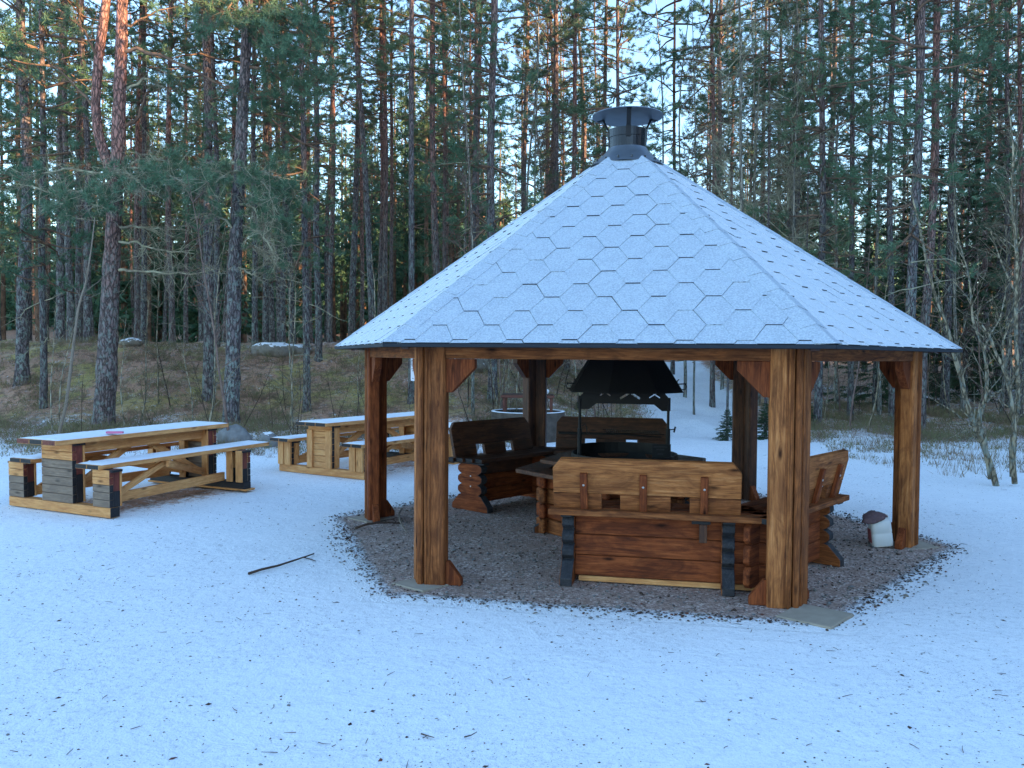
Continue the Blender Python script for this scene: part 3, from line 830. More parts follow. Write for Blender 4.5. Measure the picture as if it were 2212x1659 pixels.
# ------------------------------------------------------------------ picnic tables
def picnic(P, label, z0=0.0, tilt=0.0, painted=True):
    x0, y0, th, tw, ta, tb, tz, bo, bw, bz, ba, bb, hw, bl = P
    t = empty('picnic_table', (x0, y0, z0), th, label, 'picnic table', 'picnic tables left of the gazebo')
    t.rotation_euler[0] = tilt
    yl = 'fresh_pine'
    # top
    m = MB(); n = 3; w = tw/n
    for k in range(n):
        m.box((-tw/2 + w*(k+.5), (ta+tb)/2, tz-.024), (w-.006, tb-ta, .048), yl, ends={'-y': 'red_end' if painted and k != 1 else 'black_end', '+y': 'fresh_pine'})
    top = m.build('tabletop', t, bevel=.004)
    def snowlay(name, xa, xb, ya, yb, z, par):
        m = MB(); nx, ny = 8, 60; vs = []; fs = []
        for j in range(ny+1):
            for i in range(nx+1):
                u, v = i/nx, j/ny
                e = min(min(u, 1-u)*(xb-xa), min(v, 1-v)*(yb-ya))
                hh = .002 + .010*min(1, e/.02) + rnd.uniform(-.0015, .002)
                jx = (rnd.uniform(-.007, .004) if i in (0, nx) else 0); jy = (rnd.uniform(0, .015) if j == 0 else 0)
                s = 1 if i == 0 else -1
                vs.append((xa+(xb-xa)*u - s*jx, ya+(yb-ya)*v + jy, z + (hh if 0 < i < nx and 0 < j < ny else .0005)))
        fs = [(j*(nx+1)+i, j*(nx+1)+i+1, (j+1)*(nx+1)+i+1, (j+1)*(nx+1)+i) for j in range(ny) for i in range(nx)]
        m.add(vs, fs, vs, 'snow'); m.build('snow_cover', par, smooth=True)
    snowlay('s', -tw/2+.004, tw/2-.006, ta+.03, tb-.005, tz, top)
    for s in (-1, 1):
        m = MB(); n = 2; w = bw/n
        for k in range(n):
            xc = s*(bo - w*(k+.5))
            m.box((xc, (ba+bb)/2, bz-.022), (w-.005, bb-ba, .044), yl, ends={'-y': 'black_end', '+y': 'fresh_pine'})
        b = m.build('bench_seat', t, bevel=.004)
        snowlay('s', s*bo - (bw-.004 if s > 0 else -.004), s*bo + (-.004 if s > 0 else bw-.004), ba+.03, bb-.005, bz, b)
    # ends
    for e, ye in enumerate((0.0, bl)):
        out = -1 if e == 0 else 1
        sgn = 1 if e == 0 else -1
        m = MB(); m.box((0, ye + sgn*.055, .055), (2*hw, .11, .10), yl if e == 0 else 'black_end', ends={'-x': 'black_end', '+x': 'black_end'})
        if e: m.box((0, ye - .04, .012), (2*hw + .06, .16, .022), yl)
        sl = m.build('sill', t, bevel=.004)
        for kind, xc, w, top_ in (('T', 0, tw*.80, tz-.05), ('B', hw-.13, .25, bz-.046), ('B', -hw+.13, .25, bz-.046)):
            m = MB(); zz = .107; nb = int(round((top_-zz)/.083)); dz = (top_-zz)/nb
            for k in range(nb):
                grey = painted and (k < nb*.6 if kind == 'T' else k < nb*.42)
                m.box((xc, ye + sgn*.02 + rnd.uniform(-.001, .001), zz+dz*(k+.5)), (w, .045, dz-.004), 'grey_board' if grey else yl,
                      ends={'-x': 'black_end' if grey or xc <= 0 else 'red_end', '+x': 'black_end' if grey or not painted else 'red_end'})
            # dark side post and inner verticals
            for sx in (-1, 1):
                lowr = top_*.55
                m.box((xc + sx*(w/2-.033), ye + sgn*.085, (zz+lowr)/2), (.055, .075, lowr-zz), 'black_end' if painted else yl)
                m.box((xc + sx*(w/2-.034), ye + sgn*.084, (lowr+top_)/2), (.053, .073, top_-lowr), 'red_end' if painted and sx > 0 else yl)
                m.box((xc + sx*(w/2-.05), ye + sgn*.136, (.107+top_)/2), (.095, .022, top_-.107), yl)
            if not painted and kind == 'T' and e == 0:
                for sx in (-1, 1): m.box((xc+sx*(w/2-.05), ye-.018, (zz+top_-.06)/2), (.10, .03, top_-.06-zz), yl)
            if not painted and kind == 'B' and e == 0:
                for sx in (-1, 1): m.box((xc+sx*(w/2-.06), ye-.018, (zz+top_)/2), (.11, .03, top_-zz), yl)
            m.box((xc, ye + sgn*.07, top_-.012), (w+.05, .13, .022), 'black_end')
            m.build('table_leg' if kind == 'T' else 'bench_leg', t, bevel=.003)
    # rails and braces
    for xx in (-.15, .15):
        m = MB(); m.beam((xx*tw/.6, .15, tz-.11), (xx*tw/.6, bl-.15, tz-.11), .045, .11, yl); m.build('rail', t, bevel=.003)
    for s in (-1, 1):
        m = MB(); m.beam((s*(hw-.20), .11, .16), (s*(hw-.33), bl-.11, .16), .045, .10, yl); m.build('rail', t, bevel=.003)
        xb = s*(hw-.10)
        m = MB(); m.beam((xb-s*.1, .15, .16), (xb-s*.1, bl*.44, bz-.07), .04, .06, yl); m.build('brace', t, bevel=.003)
        m = MB(); m.beam((xb-s*.02, bl*.42, bz-.078), (s*(tw*.3), bl-.15, .2), .04, .08, yl); m.build('brace', t, bevel=.003)
    for ya, yb in ((.15, .85), (bl-.15, bl-.85)):
        m = MB(); m.beam((.05, ya, .22), (.05, yb, tz-.14), .04, .08, yl); m.build('brace', t, bevel=.003)
    return t
T1 = picnic((-4.693, 8.626, -.45, .60, -.23, 2.10, .773, .69, .35, .53, -.05, 2.39, .79, 1.95), 'snow topped picnic table at the far left with grey and black painted legs', .005, R_(.45))
T2 = picnic((-2.617, 11.424, -.554, .56, -.188, 2.405, .738, .855, .36, .48, -.122, 2.3, .80, 2.1), 'fresh yellow pine picnic table behind the leftmost gazebo post', .0, 0, False)
# pink thing lying on the first table
m = MB(); m.box((0, 0, .012), (.17, .05, .022), 'pink'); m.box((.0, .03, .006), (.15, .05, .006), 'pink')
o = m.build('pink_packet', bevel=.006); r_ = ray(248, 934); k_ = (.812 - H)/r_.z; o.location = Vector((r_.x*k_, r_.y*k_, .800)); o.rotation_euler = (0, 0, .05)
tag(o, 'small pink packet lying on the snow of the left picnic table', 'packet')

# ------------------------------------------------------------------ far clearing furniture
def on_ground(X, d):
    r = ray(X, 829); k = d / r.y; x = r.x*k; return Vector((x, d, hz(x, d)))
p = on_ground(1141, 16.6); RC = p.copy()
cr = empty('concrete_ring', p, 0, 'weathered round concrete well ring with a snowy rim behind the gazebo', 'well ring')
m = MB(); rz = .56; 
m.lathe([(.73, -.1), (.73, rz), (.65, rz), (.65, -.1)], 'concrete', 40); m.build('ring_wall', cr)
m = MB(); vs = []
m.lathe([(.733, rz+.001), (.722, rz+.012), (.675, rz+.012), (.668, rz+.001)], 'snow', 40); m.build('snow_rim', cr)
ft = empty('iron_stand', p + Vector((.0, 0, 0)), R_(-4), 'rusty red brown iron stand with a flat top set inside the concrete ring', 'stand')
m = MB(); m.box((0, 0, .86), (1.04, .5, .05), 'rust'); m.box((0, 0, .895), (1.0, .46, .02), 'stick'); m.build('stand_top', ft, bevel=.004)
for x in (-.46, .46):
    for y in (-.2, .2):
        m = MB(); m.box((x, y, .42), (.05, .05, .86), 'rust'); m.build('leg', ft)
def blob(name, r, sc, mat, loc, label, cat, seed=0, snowtop=True, group=None):
    bm = bmesh.new(); bmesh.ops.create_icosphere(bm, subdivisions=4, radius=1)
    for v in bm.verts:
        c = v.co.copy(); k = 1 + .10*vn(c.x*1.7+seed, c.y*1.9+c.z*1.3, seed) + .03*vn(c.x*6, c.y*5+c.z*6, seed)
        v.co = Vector((c.x*sc[0]*k, c.y*sc[1]*k, c.z*sc[2]*k))*r
    me = bpy.data.meshes.new(name); bm.to_mesh(me); bm.free(); me.materials.append(M[mat]); me.materials.append(M['snow'])
    for f in me.polygons:
        f.use_smooth = True
        if snowtop and f.normal.z > .78 + rnd.uniform(-.12, .12): f.material_index = 1
    o = bpy.data.objects.new(name, me); COL.objects.link(o); o.location = loc; tag(o, label, cat, group); return o
blob('snow_lump', .10, (1.3, 1, .8), 'snow', p + Vector((.28, -.1, .95)), 'small lump of snow on the rusty iron stand', 'snow lump', 2)
q = on_ground(498, 15.2); blob('boulder', .26, (1.25, 1, .95), 'stone', q + Vector((.08, 0, .10)), 'round grey boulder behind the far end of the left picnic table', 'boulder', 1, False, 'boulders')
q = on_ground(990, 14.3); blob('boulder', .26, (1.3, 1, .95), 'stone', q + Vector((0, 0, .08)), 'snow capped boulder between the gazebo post and the concrete ring', 'boulder', 4, True, 'boulders')
q = on_ground(578, 15.0); blob('boulder', .2, (.9, 1, 1.1), 'stone', q + Vector((0, 0, .05)), 'small boulder between the two picnic tables', 'boulder', 6, True, 'boulders')
m = MB(); a_ = on_ground(950, 16.2); b_ = on_ground(1068, 15.9); mid_ = (a_+b_)/2 + Vector((0, 0, .16))
m.tube([a_-mid_+Vector((-.3, 0, .16)), (0, 0, 0), b_-mid_+Vector((0, 0, .16))], [.17, .16, .15], 'log_bark', 10)
lg = m.build('log', loc=mid_, smooth=True); tag(lg, 'fallen log with snow on it lying left of the concrete ring', 'log')
m = MB(); m.tube([a_-mid_+Vector((-.3, 0, .26)), (0, 0, .10), b_-mid_+Vector((0, 0, .25))], [.115, .11, .10], 'snow', 10); m.build('snow_cover', lg, smooth=True)
for X, d, r, lab in ((284, 25.6, .25, 'flat stone with snow on the bank crest behind the forked pine'), (590, 25.5, .5, 'large mossy rock with snow on the bank right of the leaning pine'), (640, 25.8, .35, 'small snow capped rock on the bank by a slim pine'), (1010, 24, .5, 'pale rock on the slope behind the concrete ring')):
    q = on_ground(X, d); blob('rock', r, (1.4, 1, .6), 'lichen_stone', q + Vector((0, 0, .05)), lab, 'rock', X % 7, True, 'rocks on the bank')

stamp('')
# ------------------------------------------------------------------ trees: mesh variants
def np_tube(P, Rd, n=4):
    """P (k,3) array, Rd (k,) -> verts, faces"""
    k = len(P); d = np.gradient(P, axis=0); d /= np.linalg.norm(d, axis=1)[:, None] + 1e-9
    ref = np.array([0, 0, 1.]) if abs(d[0, 2]) < .8 else np.array([1., 0, 0])
    u = ref - d*(d @ ref)[:, None]; u /= np.linalg.norm(u, axis=1)[:, None] + 1e-9
    w = np.cross(d, u); a = np.arange(n)*2*PI/n
    v = P[:, None, :] + Rd[:, None, None]*(u[:, None, :]*np.cos(a)[None, :, None] + w[:, None, :]*np.sin(a)[None, :, None])
    i = np.arange(k-1)[:, None]*n; j = np.arange(n)[None, :]; j2 = (j+1) % n
    f = np.stack([i+j, i+j2, i+n+j2, i+n+j], -1).reshape(-1, 4)
    return v.reshape(-1, 3), f
class NB:
    def __init__(s): s.V = []; s.Q = []; s.T = []; s.qm = []; s.tm = []; s.n = 0
    def quads(s, v, f, m): s.V.append(v); s.Q.append(f + s.n); s.qm.append(np.full(len(f), m)); s.n += len(v)
    def tris(s, v, f, m): s.V.append(v); s.T.append(f + s.n); s.tm.append(np.full(len(f), m)); s.n += len(v)
    def tube(s, P, Rd, m, n=4): v, f = np_tube(np.array(P, float), np.array(Rd, float), n); s.quads(v, f, m)
    def mesh(s, name, mats, smooth=False):
        me = bpy.data.meshes.new(name); V = np.concatenate(s.V).astype(np.float32)
        Q = np.concatenate(s.Q) if s.Q else np.zeros((0, 4), int); T = np.concatenate(s.T) if s.T else np.zeros((0, 3), int)
        me.vertices.add(len(V)); me.vertices.foreach_set('co', V.ravel())
        nl = len(Q)*4 + len(T)*3; me.loops.add(nl); me.polygons.add(len(Q)+len(T))
        me.loops.foreach_set('vertex_index', np.concatenate([Q.ravel(), T.ravel()]).astype(np.int32))
        st = np.concatenate([np.arange(len(Q))*4, len(Q)*4 + np.arange(len(T))*3]).astype(np.int32)
        me.polygons.foreach_set('loop_start', st)
        mi = np.concatenate(s.qm + s.tm).astype(np.int32); me.polygons.foreach_set('material_index', mi)
        if smooth: me.polygons.foreach_set('use_smooth', np.ones(len(mi), bool))
        for q in mats: me.materials.append(M[q])
        me.update(calc_edges=True); return me
    def raw(s): return (np.concatenate(s.V), np.concatenate(s.Q) if s.Q else np.zeros((0, 4), int), np.concatenate(s.T) if s.T else np.zeros((0, 3), int),
                        np.concatenate(s.qm) if s.qm else np.zeros(0, int), np.concatenate(s.tm) if s.tm else np.zeros(0, int))
def tufts(nb, P, D, rg, n, ln, wd, m, spread=.6):
    """needle triangles around points P growing along D"""
    P = np.repeat(np.array(P), n, 0); D = np.repeat(np.array(D), n, 0); k = len(P)
    d = D + rg.normal(0, spread, (k, 3)); d /= np.linalg.norm(d, axis=1)[:, None]
    s = np.cross(d, rg.normal(0, 1, (k, 3))); s /= np.linalg.norm(s, axis=1)[:, None] + 1e-9
    L = ln*rg.uniform(.7, 1.25, (k, 1)); b = P + rg.normal(0, .35*ln, (k, 3))*.5
    v = np.stack([b - s*wd/2, b + s*wd/2, b + d*L], 1).reshape(-1, 3)
    nb.tris(v, np.arange(3*k).reshape(-1, 3), m)
def branch_path(rg, p0, d0, L, k=6, droop=0., wob=.1, up=0.):
    P = [np.array(p0, float)]; d = np.array(d0, float); d /= np.linalg.norm(d)
    for i in range(k):
        d = d + rg.normal(0, wob, 3) + np.array([0, 0, -droop + up*(i/k)]); d /= np.linalg.norm(d)
        P.append(P[-1] + d*L/k)
    return np.array(P)
def pine_crown(seed, Ht=19, zs=5.5, Lmax=2.4, dens=1.0, dead_from=2.5, lichen=False, tuft_n=12, nl=.13, nw=.016, step=.5, wood=True):
    rg = np.random.default_rng(seed); nb = NB(); TP = []; TD = []
    z = zs
    while z < Ht - .3:
        rel = (z - zs)/(Ht - zs)
        for _ in range(rg.integers(2, 5)):
            a = rg.uniform(0, 2*PI); prof = (.55 + .9*rel if rel < .35 else .87*(1-rel)/.65 + .12)
            L = Lmax*prof*rg.uniform(.55, 1.15); el = R_(-8 + 50*rel + rg.normal(0, 12))
            d = (math.cos(a)*math.cos(el), math.sin(a)*math.cos(el), math.sin(el))
            P = branch_path(rg, (0, 0, z), d, L, 6, .05, .13, .14)
            r0 = .012 + .012*L
            if wood: nb.tube(P, np.linspace(r0, .005, 7), 0, 4)
            ns = int((3 + 3.2*L)*dens)
            for q in range(ns):
                t = rg.uniform(.35, 1.0); i = min(int(t*6), 5); p = P[i] + (P[i+1]-P[i])*(t*6-i)
                bd = P[i+1]-P[i]; bd /= np.linalg.norm(bd)
                sd = bd*.6 + rg.normal(0, .75, 3); sd[2] = sd[2]*.45 + .12; sl = (.22 + .34*L*(1-t*.5))*rg.uniform(.5, 1.1)
                S = branch_path(rg, p, sd, sl, 3, .0, .18, .15)
                if wood: nb.tube(S, np.linspace(.006, .003, 4), 0, 3)
                for w in range(int(2 + sl*6)):
                    tt = rg.uniform(.3, 1); j = min(int(tt*3), 2); pt = S[j] + (S[j+1]-S[j])*(tt*3-j)
                    TP.append(pt); dd = S[j+1]-S[j]; TD.append(dd/np.linalg.norm(dd)*.9 + np.array([0, 0, .25]))
        z += step*rg.uniform(.6, 1.3)
    # dead lower branches
    z = dead_from
    while z < zs + 2:
        for _ in range(rg.integers(1, 3)):
            a = rg.uniform(0, 2*PI); L = rg.uniform(.3, 1.5)*(1.3 if lichen else .8); el = R_(rg.normal(-3, 15))
            P = branch_path(rg, (0, 0, z), (math.cos(a)*math.cos(el), math.sin(a)*math.cos(el), math.sin(el)), L, 5, .04, .2, .1)
            nb.tube(P, np.linspace(.014, .003, 6), 2 if lichen else 0, 4)
            for q in range(int(L*(6 if lichen else 3))):
                i = rg.integers(1, 5); sd = rg.normal(0, 1, 3); sd[2] -= .3
                S = branch_path(rg, P[i], sd, rg.uniform(.15, .5), 3, .05, .35)
                nb.tube(S, np.linspace(.005, .002, 4), 2 if lichen else 0, 3)
        z += rg.uniform(.25, .6)
    tufts(nb, TP, TD, rg, tuft_n, nl, nw, 1)
    return nb
def spruce_crown(seed, Ht=9, zs=.2, Lmax=1.6, nl=.05, nw=.012, n=9, step=.22, fine=1.0):
    rg = np.random.default_rng(seed); nb = NB(); TP = []; TD = []; z = zs
    while z < Ht - .1:
        rel = (z-zs)/(Ht-zs)
        for _ in range(6):
            a = rg.uniform(0, 2*PI); L = (Lmax*(1-rel) + .12)*rg.uniform(.7, 1.1); el = R_(-12 + 35*rel + rg.normal(0, 6))
            P = branch_path(rg, (0, 0, z), (math.cos(a)*math.cos(el), math.sin(a)*math.cos(el), math.sin(el)), L, 5, .04, .05, .12)
            (nb.tube(P, np.linspace(.012, .003, 6), 0, 3) if fine > .5 else None)
            for q in range(int((4+L*13)*(fine if fine < .9 else 1))):
                t = rg.uniform(.15, 1); i = min(int(t*5), 4); p = P[i]+(P[i+1]-P[i])*(t*5-i); bd = P[i+1]-P[i]; bd /= np.linalg.norm(bd)
                side = np.cross(bd, [0, 0, 1])*rg.choice([-1, 1]); sd = bd*.7+side*.8+np.array([0, 0, -.15])+rg.normal(0, .12, 3)
                sl = .1+.28*L*(1-t*.6)*rg.uniform(.5, 1)
                S = branch_path(rg, p, sd, sl, 2, .03, .08)
                if fine > .5: nb.tube(S, np.linspace(.004, .002, 3), 0, 3)
                m_ = int((3+sl*22)*fine)+1
                for w in range(m_):
                    tt = w/m_; TP.append(S[0]+(S[2]-S[0])*tt); TD.append(sd/np.linalg.norm(sd)*.8)
        z += step
    tufts(nb, TP, TD, rg, n, nl, nw, 1, .6)
    return nb
def birch_crown(seed, Ht=13, zs=2.5, Lmax=2.6, nb_=26, fine=1.0):
    rg = np.random.default_rng(seed); nb = NB()
    for q in range(nb_):
        z = zs + (Ht-zs)*((q+.5)/nb_)**.9; rel = (z-zs)/(Ht-zs); a = rg.uniform(0, 2*PI); L = Lmax*(1-rel*.75)*rg.uniform(.5, 1.1)
        el = R_(rg.uniform(30, 62)); P = branch_path(rg, (0, 0, z), (math.cos(a)*math.cos(el), math.sin(a)*math.cos(el), math.sin(el)), L, 6, .03, .12, -.05)
        nb.tube(P, np.linspace(.010+.005*L, .003, 7), 0, 4)
        for w in range(int(5+5*L)):
            i = rg.integers(1, 6); bd = P[i+1]-P[i]; sd = bd/np.linalg.norm(bd)*.8+rg.normal(0, .5, 3); sl = rg.uniform(.25, .8)*(.4+.3*L)
            S = branch_path(rg, P[i], sd, sl, 4, .04, .15); nb.tube(S, np.linspace(.005, .002, 5), 0, 3)
            for e in range(int(4*fine)):
                j = rg.integers(1, 4); sd2 = (S[j+1]-S[j]); sd2 = sd2/np.linalg.norm(sd2)+rg.normal(0, .5, 3)
                S2 = branch_path(rg, S[j], sd2, sl*.5, 3, .06, .15); nb.tube(S2, np.linspace(.003, .0015, 4), 0, 3)
    return nb
def trunk_mesh(seed, Ht=20, r=.15, mat='pine_bark', n=12, rings=48, wob=.08, rough=.05, flare=.35, top=.25):
    rg = np.random.default_rng(seed); t = np.linspace(0, 1, rings)**1.25; z = t*Ht
    ph = rg.uniform(0, 6, 4)
    cx = wob*(np.sin(z*.35+ph[0]) - math.sin(ph[0]))*np.minimum(1, z/3) + wob*.4*np.sin(z*.9+ph[1])*np.minimum(1, z/3)
    cy = wob*(np.sin(z*.31+ph[2]) - math.sin(ph[2]))*np.minimum(1, z/3)
    rr = r*(1 - (1-top)*t) * (1 + flare*np.exp(-z/.35))
    a = np.arange(n)*2*PI/n
    R = rr[:, None]*(1 + rg.normal(0, rough, (rings, n)) + (.10*np.exp(-z/.4))[:, None]*np.sin(a*5+ph[3])[None, :])
    v = np.stack([cx[:, None]+R*np.cos(a), cy[:, None]+R*np.sin(a), np.repeat((z-.15)[:, None], n, 1)], -1).reshape(-1, 3)
    i = np.arange(rings-1)[:, None]*n; j = np.arange(n)[None, :]; j2 = (j+1) % n
    f = np.stack([i+j, i+j2, i+n+j2, i+n+j], -1).reshape(-1, 4)
    nb = NB(); nb.quads(v, f, 0)
    # broken branch stubs
    for q in range(int(Ht*1.3)):
        zz = rg.uniform(1.2, Ht*.8); aa = rg.uniform(0, 2*PI); k = np.interp(zz, z, rr)
        o = np.array([np.interp(zz, z, cx), np.interp(zz, z, cy), zz-.15]); d = np.array([math.cos(aa), math.sin(aa), rg.uniform(-.2, .3)])
        L = rg.uniform(.06, .22); nb.tube([o+d*k*.7, o+d*(k+L*.5), o+d*(k+L)+rg.normal(0, .02, 3)], [.016, .010, .006], 0, 4)
    me = nb.mesh('trunk', [mat], True); return me
crowns = {
 'pA': pine_crown(1, 20, 5.5, 2.3, .85).mesh('crown', ['branch', 'needles', 'lichen_twig']),
 'pB': pine_crown(2, 20, 4.2, 2.5, .85, 2.2, True).mesh('crown', ['branch', 'needles', 'lichen_twig']),
 'pC': pine_crown(3, 20, 7.5, 2.2, .8, 4).mesh('crown', ['branch', 'needles', 'lichen_twig']),
 'pD': pine_crown(4, 18, 9.0, 2.2, .8, 5).mesh('crown', ['branch', 'needles', 'lichen_twig']),
 'pE': pine_crown(5, 16, 3.0, 2.0, .95, 1.5, True, step=.42).mesh('crown', ['branch', 'needles', 'lichen_twig']),
 'pF': pine_crown(6, 12, 1.8, 1.8, .9, 1.0, True, step=.38).mesh('crown', ['dark_twig', 'needles', 'lichen_twig']),
 's1': spruce_crown(7, 9, .3, 1.7, .06, .015, 8, .33, .8).mesh('crown', ['dark_twig', 'spruce_needles']),
 's2': spruce_crown(8, 3.2, .1, 1.35, .05, .010, 9, .15).mesh('crown', ['dark_twig', 'spruce_needles']),
 'b1': birch_crown(9, 13, 2.5, 2.6, 30).mesh('crown', ['birch_twig']),
 'b2': birch_crown(10, 10, 1.5, 2.0, 28).mesh('crown', ['birch_twig']),
 'l1': birch_crown(11, 12, 1.8, 2.6, 44, 1.3).mesh('crown', ['lichen_twig']),
}
trunks = {'t1': trunk_mesh(1), 't2': trunk_mesh(2, wob=.13), 't3': trunk_mesh(3, wob=.05), 'tr': trunk_mesh(4, mat='pine_bark_red'),
          'tb': trunk_mesh(5, 14, .09, 'birch_bark', 8, 36, .22, .04, .3, .2), 'ts': trunk_mesh(6, 9, .09, 'pine_bark', 8, 24, .03, .04, .3, .1)}
def tree(pos, r, lean=(0, 0), tk='t1', ck='pA', s=1.0, rot=None, label='', cat='pine tree', group=None, name='pine_tree', rbase=.15):
    t = empty(name, pos, rnd.uniform(0, 6.28) if rot is None else rot, label, cat, group)
    # lean: dx,dy per metre in world -> rotation applied around the base
    q = Vector((lean[0], lean[1], 1)).normalized(); up = Vector((0, 0, 1))
    rotq = up.rotation_difference(q) @ Euler((0, 0, t.rotation_euler[2])).to_quaternion()
    t.rotation_mode = 'QUATERNION'; t.rotation_quaternion = rotq
    o = bpy.data.objects.new('trunk', trunks[tk]); COL.objects.link(o); o.parent = t; o.scale = (r/rbase, r/rbase, s)
    if ck:
        c = bpy.data.objects.new('crown', crowns[ck]); COL.objects.link(c); c.parent = t; c.scale = (s, s, s)
    return t
def key(Xb, D, Xt, wpx, tk, ck, s, label, cat='pine tree', name='pine_tree', Xm=None, rb=.15, yt=0):
    b = on_ground(Xb, D)
    top = at(Xt, yt, D); lean = ((top.x-b.x)/(top.z-b.z), rnd.uniform(-.01, .01))
    r = wpx/2/F*D
    return tree(b, r, lean, tk, ck, s, None, label, cat, None, name, rb)
KEY = [
 (48, 22.5, 50, 27, 't1', 'pA', 1.0, 'stout pine at the far left edge standing on the mossy bank'),
 (93, 20.5, 101, 15, 't2', 'pE', 1.05, 'slim pine on the bank right of the leftmost stout pine'),
 (132, 30, 135, 18, 't3', 'pC', 1.1, 'straight pine behind the slim bank pine, left of the forked pine'),
 (153, 29, 160, 16, 't2', 'pC', 1.0, 'pine close left of the forked pine on the bank crest'),
 (171, 31, 168, 13, 't3', 'pD', 1.1, 'narrow pine just left of the forked pine'),
 (190, 27.5, 176, 16, 't1', 'pA', 1.05, 'pine directly left of the forked pine base'),
 (296, 30, 306, 12, 'tr', 'pC', 1.1, 'thin reddish pine right of the forked pine, left of its twin'),
 (312, 31, 308, 13, 't3', 'pD', 1.1, 'thin pine right of the forked pine with a sunlit edge'),
 (402, 36, 400, 10, 'tr', 'pC', 1.1, 'very thin reddish far pine midway between the forked and leaning pines'),
 (450, 21.5, 450, 24, 't3', 'pA', 1.05, 'straight grey pine left of the leaning pine on the bank'),
 (468, 27, 462, 14, 't1', 'pC', 1.0, 'pine half hidden behind the straight grey pine'),
 (551, 27.5, 548, 13, 't2', 'pB', 1.0, 'mossy grey pine right of the leaning pine'),
 (574, 29, 572, 13, 't3', 'pC', 1.05, 'second mossy pine right of the leaning pine'),
 (611, 28, 612, 12, 't1', 'pA', 1.0, 'thin dark pine on the bank between two grey rocks'),
 (663, 20.5, 655, 16, 't3', 'pB', 1.0, 'slender lichen covered pine left of the gazebo eave'),
 (688, 25, 692, 15, 't2', 'pA', 1.05, 'pine just right of the slender lichen covered pine'),
 (712, 27, 714, 12, 'tr', 'pC', 1.1, 'reddish pine above the left eave of the gazebo'),
 (808, 24, 769, 15, 't1', 'pC', 1.1, 'pine leaning to the left above the left roof slope'),
 (820, 30, 821, 10, 'tr', 'pC', 1.1, 'left one of three thin red pines above the left roof slope'),
 (832, 29, 829, 12, 'tr', 'pD', 1.2, 'middle one of three thin red pines above the left roof slope'),
 (845, 31, 847, 9, 'tr', 'pC', 1.15, 'right one of three thin red pines above the left roof slope'),
 (889, 21, 893, 15, 't3', 'pC', 1.1, 'bare straight pine halfway up the left roof slope'),
 (950, 24, 940, 16, 'tr', 'pD', 1.15, 'sunlit pair pine, the thick one, left of the pale birch'),
 (960, 26, 957, 9, 'tr', 'pD', 1.15, 'sunlit pair pine, the thin one behind the thick one'),
 (1019, 24, 1021, 13, 't2', 'pB', 1.05, 'green pine right of the thin pale birch'),
 (1064, 21.5, 1070, 21, 't1', 'pB', 1.1, 'thick dark pine with dense foliage left of the chimney'),
 (1224, 27, 1239, 12, 'tr', 'pD', 1.2, 'bare red pine leaning right, nearest left of the chimney'),
 (1331, 23.5, 1334, 11, 't3', 'pE', 1.0, 'bushy green pine directly behind the chimney cap'),
 (1453, 30, 1457, 9, 'tr', 'pC', 1.1, 'thin pine first to the right of the chimney'),
 (1540, 24, 1535, 11, 'tr', 'pA', 1.1, 'slender red pine right of the chimney before the wavy birch'),
 (1659, 25, 1659, 8, 't3', 'pC', 1.1, 'thin pine right of the wavy birch'),
 (1768, 19.5, 1778, 17, 't1', 'pE', 1.0, 'dense green pine above the right roof slope'),
 (1838, 22, 1845, 13, 't3', 'pA', 1.05, 'straight pine right of the dense green pine'),
 (1929, 21, 1928, 15, 't1', 'pC', 1.05, 'grey brown pine left of the big pair of pines'),
 (1963, 17.5, 1981, 24, 't2', 'pB', 1.0, 'big grey pine of the close pair above the right eave'),
 (1990, 18.5, 2016, 20, 'tr', 'pA', 1.05, 'big red pine of the close pair above the right eave'),
 (2042, 24, 2058, 18, 't3', 'pC', 1.0, 'pine standing right of the gazebo corner with its base visible'),
 (2130, 29, 2146, 12, 'tr', 'pA', 1.1, 'pine behind the bare saplings near the right edge'),
 (2181, 25, 2178, 13, 't1', 'pB', 1.0, 'pine near the right edge behind the second sapling clump'),
 (2204, 22, 2196, 12, 'tr', 'pA', 1.0, 'pine cut off by the right edge of the photo'),
]
for k in KEY: key(*k)
key(997, 25, 1002, 7, 'tb', 'b1', 1.0, 'thin pale birch right of the sunlit pine pair', 'birch tree', 'birch_tree', rb=.09)
key(1157, 24, 1152, 6, 'tb', 'b1', .95, 'thin pale birch alone against the sky left of the chimney', 'birch tree', 'birch_tree', rb=.09)
key(1590, 20, 1570, 11, 'tb', 'l1', 1.0, 'wavy lichen covered birch above the right roof slope', 'birch tree', 'birch_tree', rb=.09)
key(1500, 23, 1492, 5, 'tb', 'b2', 1.0, 'small bare birch between the chimney and the slender red pine', 'birch tree', 'birch_tree', rb=.09)
key(1615, 22, 1625, 7, 'tb', 'l1', .9, 'lichen covered birch close to the wavy birch', 'birch tree', 'birch_tree', rb=.09)
key(1022, 20, 1000, 8, 'tb', 'b2', .8, 'pale birch seen under the roof left of the back post', 'birch tree', 'birch_tree', rb=.09)
key(1700, 20, 1706, 7, 'tb', 'l1', .9, 'lichen covered birch left of the dense green pine', 'birch tree', 'birch_tree', rb=.09)
for X, D, s_ in ((1480, 26, .9), (1560, 27, 1.0), (1640, 24, .85), (1690, 26, 1.0), (1745, 25, .8), (1810, 24, 1.0), (1900, 22, .8), (2080, 23, .8), (2165, 24, .8), (1420, 29, 1.0), (1120, 27, .9), (1190, 29, .9)):
    bb = on_ground(X, D); tree(bb, .055, (rnd.gauss(0, .03), rnd.gauss(0, .02)), 'tb', 'l1' if X > 1400 and X % 4 else 'b2', s_, None, 'thin bare lichen grown birch in the mixed wood behind the gazebo', 'birch tree', 'thin birches in the wood', 'birch_tree', .09)
